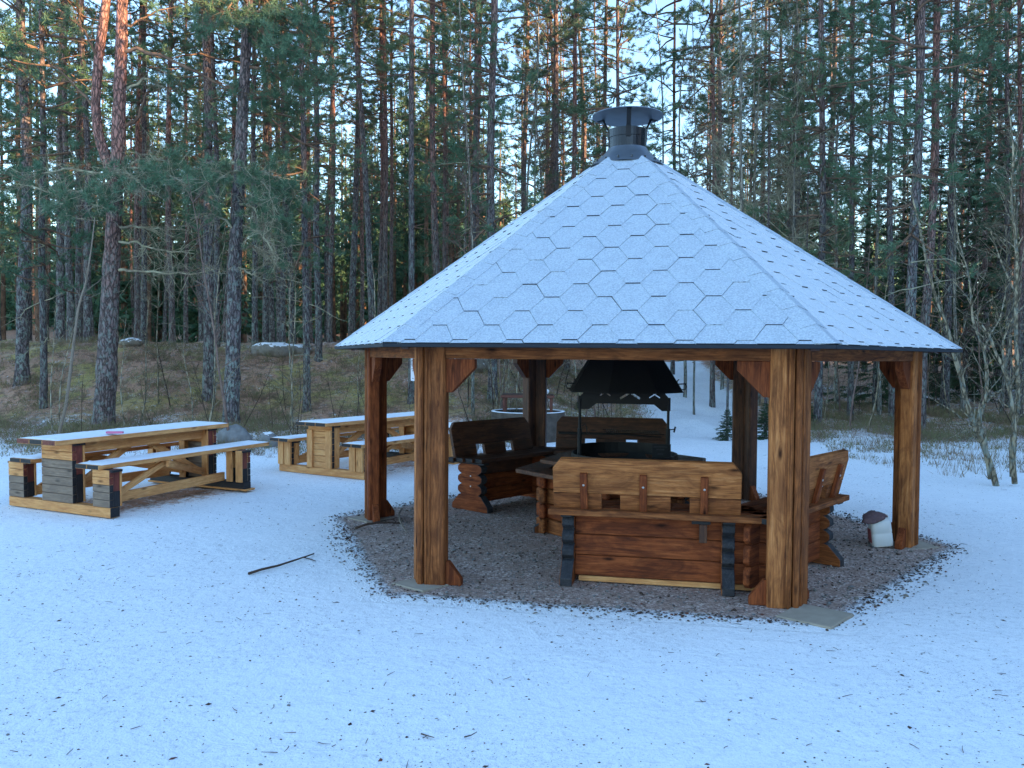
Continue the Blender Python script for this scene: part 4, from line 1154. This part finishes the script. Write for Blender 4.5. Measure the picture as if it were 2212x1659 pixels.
# small spruce by the path + hidden young spruces
for X, D, s, lab in ((1572, 17.6, .62, 'small green spruce at the right edge of the snowy path'), (1655, 18.4, .75, 'young dark spruce behind the back right post'), (1740, 19.6, .8, 'dark young spruce seen under the roof between two posts'),
                     (1248, 22, .22, 'tiny pale green spruce seen below the smoke hood'), (1480, 37, .8, 'young spruce at the top of the snowy path')):
    tree(on_ground(X, D), .05*s, (0, 0), 'ts', 's2', s, None, lab, 'spruce tree', None, 'spruce_tree', .09).children[0].scale = (.4*s, .4*s, .33*s)
for X, D, s, lab in ((2085, 27, 1.0, 'tall dark spruce in the wood right of the gazebo'), (1890, 24, .8, 'dark spruce in the wood behind the right roof slope'), (2160, 32, 1.1, 'tall dark spruce at the right edge of the wood'),
                     (1700, 30, 1.1, 'dark spruce in the wood above the right roof slope'), (2020, 33, 1.1, 'dark spruce behind the big pair of pines'), (1960, 28, .9, 'spruce seen under the roof beside the far right post')):
    tree(on_ground(X, D), .09*s, (0, 0), 'ts', 's1', s, None, lab, 'spruce tree', None, 'spruce_tree', .09)

stamp('two big foreground pine')
# ---- two big foreground pines, built one by one
def bigpine(Xs, D, label, seed, mat, name='pine_tree'):
    """Xs: list of limbs: each list of (X,Y,width_px)"""
    b = on_ground(Xs[0][0][0], D); t = empty(name, b, 0, label, 'pine tree'); nb = NB(); rg = np.random.default_rng(seed)
    ends = []
    for li, limb in enumerate(Xs):
        pts = []; rad = []
        for (X, Y, w) in limb:
            p = at(X, Y, D) - b; pts.append(np.array(p)); rad.append(w/2/F*D)
        pts = np.array(pts); rad = np.array(rad)
        if li == 0: pts[0][2] = -.2
        k = 60; s = np.linspace(0, len(pts)-1, k); P = np.stack([np.interp(s, range(len(pts)), pts[:, c]) for c in range(3)], 1)
        for _ in range(3): P[1:-1] = (P[:-2]+P[1:-1]*2+P[2:])/4
        Rr = np.interp(s, range(len(pts)), rad); n = 18
        v, f = np_tube(P, Rr, n); v = v.reshape(k, n, 3); c = P[:, None, :]
        nz = 1 + rg.normal(0, .045, (k, n, 1)); 
        v = c + (v-c)*nz
        nb.quads(v.reshape(-1, 3), f, 0); ends.append((P, Rr))
    me = nb.mesh('trunk', [mat], True); o = bpy.data.objects.new('trunk', me); COL.objects.link(o); o.parent = t
    return t, b, ends
def add_branch(nb, rg, P, r0, m=0, tw=1.0, tufts_at=None, TP=None, TD=None, needle=.0):
    needle = needle*(.55 if m == 2 else .7); tw = tw*(1.15 if m == 2 else .8)
    P = np.array(P); k = 14; s = np.linspace(0, len(P)-1, k); Q = np.stack([np.interp(s, range(len(P)), P[:, c]) for c in range(3)], 1)
    Q[1:-1] += rg.normal(0, .02, (k-2, 3)); nb.tube(Q, np.linspace(r0, .006, k), m, 6)
    L = np.linalg.norm(Q[-1]-Q[0])
    for q in range(int(L*11*tw)):
        t = rg.uniform(.25, 1); i = min(int(t*(k-1)), k-2); d = Q[i+1]-Q[i]; d /= np.linalg.norm(d)
        sd = d*.5 + rg.normal(0, .8, 3); S = branch_path(rg, Q[i], sd, rg.uniform(.25, .9), 4, .03, .3)
        nb.tube(S, np.linspace(.008, .002, 5), m, 3)
        for w in range(3):
            j = rg.integers(1, 4); S2 = branch_path(rg, S[j], rg.normal(0, 1, 3), rg.uniform(.12, .4), 3, .05, .35); nb.tube(S2, np.linspace(.004, .0018, 4), m, 3)
            if rg.uniform() < needle*min(1, t*1.6):
                for u in range(5): TP.append(S2[rg.integers(1, 4)]); TD.append(np.array([0, 0, .4]) + rg.normal(0, .3, 3))
def world_pts(lst, b, D, dy=0):
    return [np.array(at(X, Y, D + dy*(i/(len(lst)-1))) - b) for i, (X, Y) in enumerate(lst)]
D3 = 18.3
t3, b3, e3 = bigpine([[(222, 925, 56), (226, 880, 43), (232, 760, 40), (238, 640, 36), (244, 520, 32), (248, 420, 30), (250, 375, 32), (256, 330, 28), (257, 230, 26), (262, 120, 24), (264, 0, 22), (268, -160, 18), (276, -420, 8)],
                      [(248, 400, 24), (232, 350, 22), (212, 290, 20), (206, 225, 19), (212, 130, 19), (222, 60, 19), (230, 0, 18), (238, -150, 14), (246, -380, 6)]], D3,
                     'big forked pine with two reddish stems standing behind the left picnic table', 31, 'pine_bark_red')
rg = np.random.default_rng(99); nb = NB(); TP = []; TD = []
for pts, dy, r, m, nd in [([(262, 113), (300, 108), (350, 122), (420, 155), (480, 185), (540, 205), (590, 215)], -.5, .05, 0, .35),
                   ([(262, 275), (290, 262), (305, 235), (318, 205), (345, 190)], .6, .05, 0, .35),
                   ([(254, 490), (300, 492), (350, 497), (405, 500)], -.3, .03, 2, 0), ([(254, 521), (300, 527), (350, 540), (420, 548)], -.4, .03, 2, 0),
                   ([(252, 584), (300, 586), (360, 591), (420, 590), (470, 578)], -.3, .035, 2, 0),
                   ([(246, 390), (200, 372), (150, 365), (90, 375), (30, 392)], -.8, .04, 2, .25), ([(246, 400), (180, 410), (120, 420), (60, 400), (10, 410)], .8, .04, 2, .45),
                   ([(250, 380), (290, 350), (330, 345), (380, 350)], -.8, .04, 2, .2), ([(250, 385), (310, 385), (370, 402), (430, 420), (480, 440)], .6, .04, 2, .55),
                   ([(248, 395), (240, 410), (230, 430), (220, 445)], -1.8, .04, 2, .3), ([(250, 380), (270, 370), (300, 390), (330, 420)], -2.0, .04, 2, .3),
                   ([(244, 395), (200, 400), (160, 430), (130, 440)], -1.6, .04, 2, .8), ([(250, 372), (300, 362), (350, 372), (400, 395)], -1.9, .04, 2, .4),
                   ([(262, 60), (310, 40), (350, 20), (385, 15)], .5, .03, 0, .5), ([(208, 240), (150, 170), (90, 120), (20, 100)], .5, .035, 0, .5), ([(258, 200), (310, 170), (360, 190), (420, 260)], 1.2, .035, 2, .4),
                   ([(212, 130), (180, 60), (130, 20)], -.8, .03, 0, .5)]:
    add_branch(nb, rg, world_pts(pts, b3, D3, dy), r, m, 1.5 if m == 2 else 1.0, None, TP, TD, nd)
for _ in range(46):   # upper crown above the frame and around its top
    a = rg.uniform(0, 2*PI); z = rg.uniform(10, 16); add_branch(nb, rg, branch_path(rg, (.3, 0, z), (math.cos(a), math.sin(a), .3), rg.uniform(1, 2.2), 5, .02, .12, .1), .025, 0, .8, None, TP, TD, .9)
tufts(nb, TP, TD, rg, 15, .13, .012, 1)
o = bpy.data.objects.new('crown', nb.mesh('crown', ['branch', 'needles', 'lichen_twig'])); COL.objects.link(o); o.parent = t3
D5 = 18.0
t5, b5, e5 = bigpine([[(497, 922, 46), (499, 880, 34), (503, 780, 31), (505, 680, 30), (508, 560, 27), (514, 440, 26), (519, 350, 25), (523, 260, 24), (529, 160, 22), (533, 80, 22), (536, 0, 20), (540, -150, 16), (545, -400, 8)]], D5,
                     'big leaning pine with grey flaky bark left of the second picnic table', 32, 'pine_bark')
nb = NB(); TP = []; TD = []
for pts, dy, r, m, nd in [([(531, 145), (570, 150), (600, 165), (640, 190), (700, 200)], -.5, .04, 0, .8), ([(527, 215), (570, 208), (610, 220), (650, 235)], .6, .04, 0, .8),
                   ([(519, 350), (470, 360), (430, 372), (390, 385)], -.6, .04, 2, .8), ([(517, 380), (560, 372), (600, 385), (640, 420)], -.6, .04, 2, .7), ([(515, 430), (560, 440), (600, 470), (620, 520)], .6, .04, 2, .7),
                   ([(512, 480), (560, 500), (590, 540), (600, 580)], -.5, .03, 2, .15), ([(511, 500), (480, 470), (440, 460), (400, 480)], -.8, .03, 2, .2), ([(509, 540), (550, 530), (590, 560), (620, 600)], .4, .03, 2, .15),
                   ([(514, 440), (540, 440), (560, 470), (570, 520)], -1.6, .03, 2, .2), ([(518, 370), (500, 370), (470, 390), (440, 400)], -1.8, .04, 2, .9), ([(517, 385), (540, 380), (575, 400), (590, 440)], -1.6, .04, 2, .6),
                   ([(508, 575), (540, 590), (560, 600)], -.4, .025, 2, 0), ([(535, 30), (580, 20), (640, 40), (690, 60)], -.8, .04, 0, 1.0), ([(533, 60), (490, 30), (450, 10), (400, 0)], -.5, .04, 0, 1.0),
                   ([(534, 40), (560, 60), (590, 90), (610, 110)], -1.6, .04, 0, 1.0), ([(533, 70), (560, 90), (620, 110), (680, 150)], -.9, .04, 0, 1.0), ([(536, 5), (520, -10), (480, 30), (460, 60)], -1.4, .03, 0, 1.0)]:
    add_branch(nb, rg, world_pts(pts, b5, D5, dy), r, m, 1.5 if m == 2 else 1.3, None, TP, TD, nd)
for _ in range(50):
    a = rg.uniform(0, 2*PI); z = rg.uniform(9.5, 15.5); add_branch(nb, rg, branch_path(rg, (.35, 0, z), (math.cos(a), math.sin(a), .2), rg.uniform(1, 2.3), 5, .02, .12, .1), .025, 0, .9, None, TP, TD, 1.0)
tufts(nb, TP, TD, rg, 15, .13, .012, 1)
o = bpy.data.objects.new('crown', nb.mesh('crown', ['branch', 'needles', 'lichen_twig'])); COL.objects.link(o); o.parent = t5

stamp('mid-distance pines')
# ---- mid-distance pines of the wood, individually placed
placed = []
def ok(x, y, dmin=1.6): return all((x-a)**2+(y-b)**2 > dmin**2 for a, b in placed)
cnt = 0
zones = [(-30, 0, 28, 48, 30, 'dark pine deep in the wood beyond the mossy bank', 'pines deep in the left wood'),
         (0, 12, 30, 56, 18, 'pine in the wood behind the snowy path and roof', 'pines behind the path'),
         (9, 34, 25, 56, 28, 'pine in the wood beyond the right roof slope', 'pines deep in the right wood')]
for xa, xb, ya, yb, n, lab, grp in zones:
    k = 0; tries = 0
    while k < n and tries < 4000:
        tries += 1
        y = ya + (yb-ya)*rnd.random()**.9; x = rnd.uniform(xa, xb)
        if abs(x) > y*.68 + 2 or abs(x-path_x(y)) < 2.3 or not ok(x, y): continue
        placed.append((x, y)); k += 1; s = rnd.uniform(.9, 1.25)
        ck = rnd.choice(['pA', 'pC', 'pD', 'pC', 'pE'] if xa < 9 else ['pA', 'pE', 'pB', 'pE', 'pF', 'pB'])
        tk = rnd.choice(['t1', 't2', 't3', 'tr', 'tr'])
        tree(Vector((x, y, hz(x, y))), rnd.uniform(.085, .16), (rnd.gauss(0, .015), rnd.gauss(0, .015)), tk, ck, s, None, lab, 'pine tree', grp)

stamp('the far wood')
# ---- the far wood and the wood outside the picture to the right: one mass
def far_wood():
    rg = np.random.default_rng(5)
    vars_ = []
    for sd in range(4):
        nb = pine_crown(40+sd, 18, 6 if sd % 2 else 4.5, 2.4, .45, 12, False, 4, .34, .07, .9, False)
        P = np.array([[0, 0, 0], [0.05, 0, 4], [.1, .05, 9], [.05, 0, 18.]]); nb.tube(P, [.16, .13, .10, .03], 2, 6); vars_.append(nb.raw())
    nb = spruce_crown(50, 9, .3, 1.9, .50, .17, 2, .8, .22); nb.tube(np.array([[0, 0, 0], [0, 0, 9.]]), [.1, .02], 2, 5); vars_.append(nb.raw())
    for sd in range(2):
        nb = pine_crown(60+sd, 19, 1.5, 3.4, .42, 12, False, 3, .9, .32, .9, False); nb.tube(np.array([[0, 0, 0], [0, 0, 9.], [0, 0, 19.]]), [.2, .14, .04], 2, 5); vars_.append(nb.raw())
    print('variants', [len(q[2]) for q in vars_], 'crowns', {k: len(v.polygons) for k, v in crowns.items()})
    VV = []; QQ = []; TT = []; qm = []; tm = []; n = 0
    spots = []
    for k in range(120):
        y = rg.uniform(54, 100); x = rg.uniform(-.72*y, .72*y); spots.append((x, y, 0))
    for k in range(300):
        y = rg.uniform(84, 120); x = rg.uniform(-.75*y, .75*y); spots.append((x, y, 2))
    for k in range(34):
        x = rg.uniform(-48, -20); y = rg.uniform(36, 60); spots.append((x, y, 0))
    for k in range(80):
        x = rg.uniform(-24, -2); y = rg.uniform(46, 75); spots.append((x, y, 0))
    for k in range(400):   # wood to the right of the picture: it shades the clearing
        y = rg.uniform(-75, 34); x = rg.uniform(max(27, .74*y+9), max(27, .74*y+9)+45); spots.append((x, y, 1))
    for x, y, kd in spots:
        vi = rg.integers(0, 4) if rg.uniform() < (.8 if x < 8 else .62) else 4
        if kd == 1: vi = 5 + rg.integers(0, 2)
        if kd == 2: vi = 4
        v, q, t, a, b = vars_[vi]; s = rg.uniform(.8, 1.1)*(1.3 if vi == 4 else 1.0)*(1.22 if kd == 2 else 1); an = rg.uniform(0, 6.28); c, sn = math.cos(an)*s, math.sin(an)*s
        w = np.stack([v[:, 0]*c - v[:, 1]*sn + x, v[:, 0]*sn + v[:, 1]*c + y, v[:, 2]*s + hz(x, y)], 1)
        VV.append(w); QQ.append(q+n); TT.append(t+n); qm.append(a); tm.append(b); n += len(w)
    F_ = NB(); F_.V = VV; F_.Q = QQ; F_.T = TT; F_.qm = qm; F_.tm = tm; F_.n = n
    me = F_.mesh('far_wood', ['branch', 'needles', 'branch']); o = bpy.data.objects.new('far_wood', me); COL.objects.link(o)
    tag(o, 'dark mass of the pine wood far behind the single trees', 'wood', None, 'stuff')
far_wood()

stamp('bare saplings')
# ---- bare saplings
def sapling(seed, Ht, r, spread=.35, mats=('sapling_bark',)):
    rg = np.random.default_rng(seed); nb = NB()
    P = branch_path(rg, (0, 0, -.05), (rg.normal(0, .12), rg.normal(0, .12), 1), Ht, 10, 0, .05, .06); nb.tube(P, np.linspace(r, .003, 11), 0, 5)
    for q in range(int(Ht*5)):
        i = rg.integers(2, 10); a = rg.uniform(0, 6.28); el = R_(rg.uniform(20, 60)); L = (Ht-P[i][2])*rg.uniform(.15, .45)+.1
        S = branch_path(rg, P[i], (math.cos(a)*math.cos(el), math.sin(a)*math.cos(el), math.sin(el)), L, 5, .02, .12); nb.tube(S, np.linspace(r*.35, .0018, 6), 0, 3)
        for w in range(3):
            j = rg.integers(1, 5); S2 = branch_path(rg, S[j], (S[j]-S[j-1])/np.linalg.norm(S[j]-S[j-1])+rg.normal(0, .5, 3), L*.45, 3, .02, .15); nb.tube(S2, np.linspace(r*.18, .0013, 4), 0, 3)
    return nb.mesh('sapling', mats, True)
saps = [sapling(60, 2.4, .014), sapling(61, 3.4, .02), sapling(62, 1.6, .010, mats=('dark_twig',)), sapling(63, 2.8, .016, mats=('dark_twig',)), sapling(64, 1.1, .007, mats=('dark_twig',)), sapling(65, 3.8, .022, mats=('birch_twig',))]
sl = [('bare sapling in the brush behind the picnic tables', 'saplings behind the tables', -9, -.5, 14.5, 21, 34), ('bare sapling in the brush seen through the pavilion', 'saplings beyond the pavilion', -.5, 4, 17, 24, 34),
      ('bare sapling in the undergrowth right of the path', 'saplings in the right undergrowth', 6.2, 18, 17, 28, 62)]
for lab, grp, xa, xb, ya, yb, n in sl:
    k = 0
    while k < n:
        y = rnd.uniform(ya, yb); x = rnd.uniform(xa, xb)
        if abs(x-path_x(y)) < 2.1: continue
        k += 1
        o = bpy.data.objects.new('bare_sapling', rnd.choice(saps)); COL.objects.link(o); o.location = (x, y, hz(x, y)-.03); o.rotation_euler = (rnd.gauss(0, .08), rnd.gauss(0, .08), rnd.uniform(0, 6.28)); s = rnd.uniform(.7, 1.3); o.scale = (s, s, s)
        tag(o, lab, 'sapling', grp)
# leaning ochre stem left
def polytree(name, limbs, D, label, mat, cat='shrub', seed=0, twig=1.0, dys=None):
    b = on_ground(limbs[0][0][0], D)
    if D < 15: b.z = 0
    t = empty(name, b, 0, label, cat); rg = np.random.default_rng(seed); st = NB(); tw = NB()
    for li, limb in enumerate(limbs):
        dy = dys[li] if dys else 0
        P = np.array([np.array(at(X, Y, D + dy*i/(len(limb)-1)) - b) for i, (X, Y, w) in enumerate(limb)]); Rr = np.array([w/2/F*D for X, Y, w in limb])
        k = 6*len(limb); s = np.linspace(0, len(limb)-1, k); Q = np.stack([np.interp(s, range(len(limb)), P[:, c]) for c in range(3)], 1); rr = np.interp(s, range(len(limb)), Rr)
        for _ in range(2): Q[1:-1] = (Q[:-2]+2*Q[1:-1]+Q[2:])/4
        st.tube(Q, rr, 0, 8)
        L = np.linalg.norm(np.diff(Q, axis=0), axis=1).sum()
        for q in range(int(L*5*twig)):
            i = rg.integers(k//4, k-1); d = Q[i+1]-Q[i]; d /= np.linalg.norm(d)+1e-9; S = branch_path(rg, Q[i], d*.9+rg.normal(0, .45, 3), rg.uniform(.25, .9), 5, .0, .12, .05)
            tw.tube(S, np.linspace(max(.003, rr[i]*.35), .0018, 6), 0, 4)
            for w in range(2):
                j = rg.integers(1, 5); S2 = branch_path(rg, S[j], rg.normal(0, .6, 3)+d, rg.uniform(.15, .4), 3, 0, .15); tw.tube(S2, np.linspace(.003, .0014, 4), 0, 3)
    o = bpy.data.objects.new('stem', st.mesh('stem', [mat], True)); COL.objects.link(o); o.parent = t
    o = bpy.data.objects.new('twigs', tw.mesh('twigs', [mat])); COL.objects.link(o); o.parent = t
    return t
polytree('leaning_stem', [[(128, 935, 6), (142, 880, 7), (150, 820, 7), (158, 750, 6), (170, 660, 5), (186, 610, 4), (197, 540, 3), (205, 470, 2)]], 15.5, 'ochre coloured slim stem leaning right behind the left picnic table', 'stick_pale', 'sapling', 1, .5)
polytree('bare_shrub', [[(2152, 1050, 14), (2140, 1005, 13), (2122, 955, 12), (2112, 930, 13), (2100, 905, 12)], [(2100, 905, 12), (2085, 860, 10), (2078, 820, 10), (2060, 765, 9), (2045, 700, 7), (2020, 640, 6), (2000, 560, 5), (1985, 480, 4), (1962, 395, 2.5)],
                        [(2118, 945, 11), (2115, 900, 10), (2130, 860, 8), (2133, 800, 7), (2125, 755, 6), (2100, 690, 5), (2095, 600, 4), (2070, 520, 3), (2060, 430, 2)],
                        [(2138, 1035, 8), (2132, 990, 8), (2128, 950, 8), (2120, 925, 9), (2098, 915, 9)], [(2130, 870, 5), (2148, 850, 4), (2170, 838, 3), (2195, 800, 2)], [(2125, 755, 5), (2140, 720, 4), (2160, 690, 3), (2175, 620, 2)]], 10.9,
         'bare grey green shrub with a broken orange stub right of the gazebo', 'sapling_bark', 'shrub', 2, 1.3, [0, -.3, .4, 0, .2, .4])
polytree('bare_shrub', [[(2192, 1045, 12), (2188, 1000, 11), (2192, 930, 10), (2185, 860, 9), (2170, 800, 8), (2150, 760, 6), (2140, 730, 5), (2120, 700, 3)], [(2186, 1030, 10), (2184, 960, 9), (2200, 880, 9), (2194, 700, 8), (2198, 560, 7), (2184, 430, 5), (2190, 330, 4), (2178, 220, 2.5)],
                        [(2180, 840, 6), (2196, 800, 5), (2212, 770, 4)], [(2196, 640, 4), (2160, 560, 3), (2140, 500, 2)], [(2170, 800, 5), (2165, 740, 4), (2185, 690, 3), (2212, 660, 2)]], 10.9,
         'bare pale shrub at the right edge with several upright stems', 'sapling_bark', 'shrub', 3, 1.2, [0, .3, .3, -.3, -.2])

stamp('ground cover')
# ---- ground cover
def ground_cover():
    rg = np.random.default_rng(11); nb = NB()
    P = []; kinds = []
    def scatter(n, xa, xb, ya, yb, kw, dens=lambda x, y: 1):
        k = 0
        while k < n:
            y = rg.uniform(ya, yb); x = rg.uniform(xa, xb)
            if abs(x-path_x(y)) < 1.4 and y > 10: k += 1; continue
            if rg.uniform() > dens(x, y)*(.5+.5*math.sin(x*2.1+math.sin(y*1.7)*2)*math.cos(y*1.3)): k += .25; continue
            P.append((x, y, hz(x, y))); kinds.append(rg.choice(3, p=kw)); k += 1
    scatter(3000, -15, 0, 13.2, 19, (.35, .3, .35), lambda x, y: .4 + .6*ss(13, 15.5, y))
    scatter(5600, -18, 2, 17, 27, (.35, .20, .45))
    scatter(2600, -1, 6, 17, 30, (.35, .25, .40))
    scatter(5600, 5, 20, 16.3, 24, (.35, .35, .30))
    scatter(1500, 8, 26, 22, 40, (.5, .2, .3))
    scatter(1000, 5, 14, 11.5, 16.5, (.1, .75, .15), lambda x, y: ss(11, 14, y))
    P = np.array(P); kinds = np.array(kinds)
    for kd, (n, L, W, sp) in enumerate(((26, .20, .016, .75), (12, .26, .007, .38), (16, .30, .006, .55))):
        Q = P[kinds == kd]; sc = rg.uniform(.5, 1.3, len(Q)); sc *= np.where(Q[:, 1] < 16, .75, 1.0)
        pp = np.repeat(Q, n, 0); s = np.repeat(sc, n)[:, None]; k = len(pp)
        base = pp + rg.normal(0, .09, (k, 3))*s*np.array([1, 1, 0]); d = np.array([0, 0, 1.]) + rg.normal(0, sp, (k, 3)); d[:, 2] = np.abs(d[:, 2])+.15; d /= np.linalg.norm(d, axis=1)[:, None]
        if kd == 0: base = base + rg.uniform(0, .16, (k, 1))*s*np.array([0, 0, 1.]); 
        sd = np.cross(d, rg.normal(0, 1, (k, 3))); sd /= np.linalg.norm(sd, axis=1)[:, None]
        LL = L*rg.uniform(.4, 1.2, (k, 1))*s*(.45 if kd == 0 else 1)
        v = np.stack([base-sd*W/2, base+sd*W/2, base+d*LL], 1).reshape(-1, 3); nb.tris(v, np.arange(3*k).reshape(-1, 3), kd)
    me = nb.mesh('undergrowth', ['heather', 'dry_grass', 'brown_brush']); o = bpy.data.objects.new('undergrowth', me); COL.objects.link(o)
    tag(o, 'low heather, berry shrubs and dry grass on the forest edge', 'undergrowth', None, 'stuff')
ground_cover()
def debris():
    rg = np.random.default_rng(12); nb = NB()
    octv = np.array([[1, 0, 0], [-1, 0, 0], [0, 1, 0], [0, -1, 0], [0, 0, 1], [0, 0, -1.]]); octf = np.array([[0, 2, 4], [2, 1, 4], [1, 3, 4], [3, 0, 4], [2, 0, 5], [1, 2, 5], [3, 1, 5], [0, 3, 5]])
    def scat(n, f, sz, mats):
        for _ in range(n):
            x, y = f(); s = rg.uniform(*sz)*(1 if rg.uniform() < .93 else 1.8); a = rg.uniform(0, 6.28); v = octv*(1+rg.normal(0, .2, (6, 3)))*np.array([s*rg.uniform(.8, 1.9), s, s*.55])
            c, q = math.cos(a), math.sin(a); v = np.stack([v[:, 0]*c-v[:, 1]*q+x, v[:, 0]*q+v[:, 1]*c+y, v[:, 2]+hz(x, y)+s*.12+(.006 if (x-GC.x)**2+(y-GC.y)**2 < 9 else 0)], 1)
            nb.tris(v, octf, int(rg.choice(len(mats), p=mats)))
    def snowp():
        while True:
            y = 2.2 + 13*rg.uniform()**1.25; x = rg.uniform(-.66*y-.3, .66*y+.3)
            if math.hypot(x-GC.x, y-GC.y) > 2.75: 
                if rg.uniform() < .35 + .65*(math.sin(x*1.7+y*.8)*math.cos(y*1.9-x)*.5+.5): return x, y
    def padp():
        while True:
            a = rg.uniform(0, 6.28); r = 2.75*math.sqrt(rg.uniform()); return GC.x+r*math.cos(a), GC.y+r*math.sin(a)
    def rimp():
        k = rg.integers(0, 6); A, B = corner(k, 2.93), corner((k+1) % 6, 2.93); t = rg.uniform(); q = A+(B-A)*t; return q.x+rg.normal(0, .05), q.y+rg.normal(0, .05)
    scat(5600, snowp, (.002, .0062), [.42, .40, .13, .05])
    scat(6500, padp, (.004, .011), [.25, .35, .36, .04])
    scat(2200, rimp, (.004, .010), [.6, .25, .1, .05])
    me = nb.mesh('gravel_grit', ['stick', 'stone', 'lichen_stone', 'rust']); o = bpy.data.objects.new('gravel_grit', me); COL.objects.link(o)
    tag(o, 'loose gravel and dark forest litter on snow and gravel', 'gravel', None, 'stuff')
    # needles/twiglets on the snow
    nb = NB()
    for _ in range(420):
        x, y = snowp(); a = rg.uniform(0, 6.28); L = rg.uniform(.02, .07); p = np.array([x, y, hz(x, y)+.004]); d = np.array([math.cos(a), math.sin(a), rg.uniform(0, .1)])
        nb.tube([p, p+d*L*.5+rg.normal(0, .004, 3)*[1, 1, 0], p+d*L], [.0018, .0016, .001], 0, 3)
    o = bpy.data.objects.new('twig_litter', nb.mesh('twig_litter', ['stick'])); COL.objects.link(o); tag(o, 'fine dark twig litter scattered over the snow', 'litter', None, 'stuff')
debris()

stamp('')
# ------------------------------------------------------------------ light
SUN_EL = R_(9.6); SUN_AZ = R_(117)      # azimuth measured clockwise from +Y (north)
w = bpy.data.worlds.new('World'); scene.world = w; w.use_nodes = True
nt = w.node_tree; nt.nodes.clear(); out = nt.nodes.new('ShaderNodeOutputWorld'); bg = nt.nodes.new('ShaderNodeBackground')
sky = nt.nodes.new('ShaderNodeTexSky'); sky.sky_type = 'NISHITA'; sky.sun_disc = False; sky.sun_elevation = SUN_EL; sky.sun_rotation = SUN_AZ
sky.air_density = 1.0; sky.dust_density = .4; sky.ozone_density = 2.4
nt.links.new(sky.outputs[0], bg.inputs[0]); bg.inputs[1].default_value = .15; nt.links.new(bg.outputs[0], out.inputs[0])
sd = bpy.data.lights.new('sun', 'SUN'); sd.energy = 3.6; sd.angle = R_(.5); sd.color = (1.0, .66, .34)
so = bpy.data.objects.new('sun', sd); COL.objects.link(so)
dirv = Vector((math.sin(SUN_AZ)*math.cos(SUN_EL), math.cos(SUN_AZ)*math.cos(SUN_EL), math.sin(SUN_EL)))
so.rotation_euler = dirv.to_track_quat('Z', 'Y').to_euler(); so.location = (20, -10, 15)
vs_ = scene.view_settings; vs_.view_transform = 'Standard'; vs_.look = 'None'; vs_.gamma = 1; vs_.exposure = 2.46
scene.render.engine = 'CYCLES'
scene.cycles.max_bounces = 5; scene.cycles.diffuse_bounces = 3; scene.cycles.glossy_bounces = 2
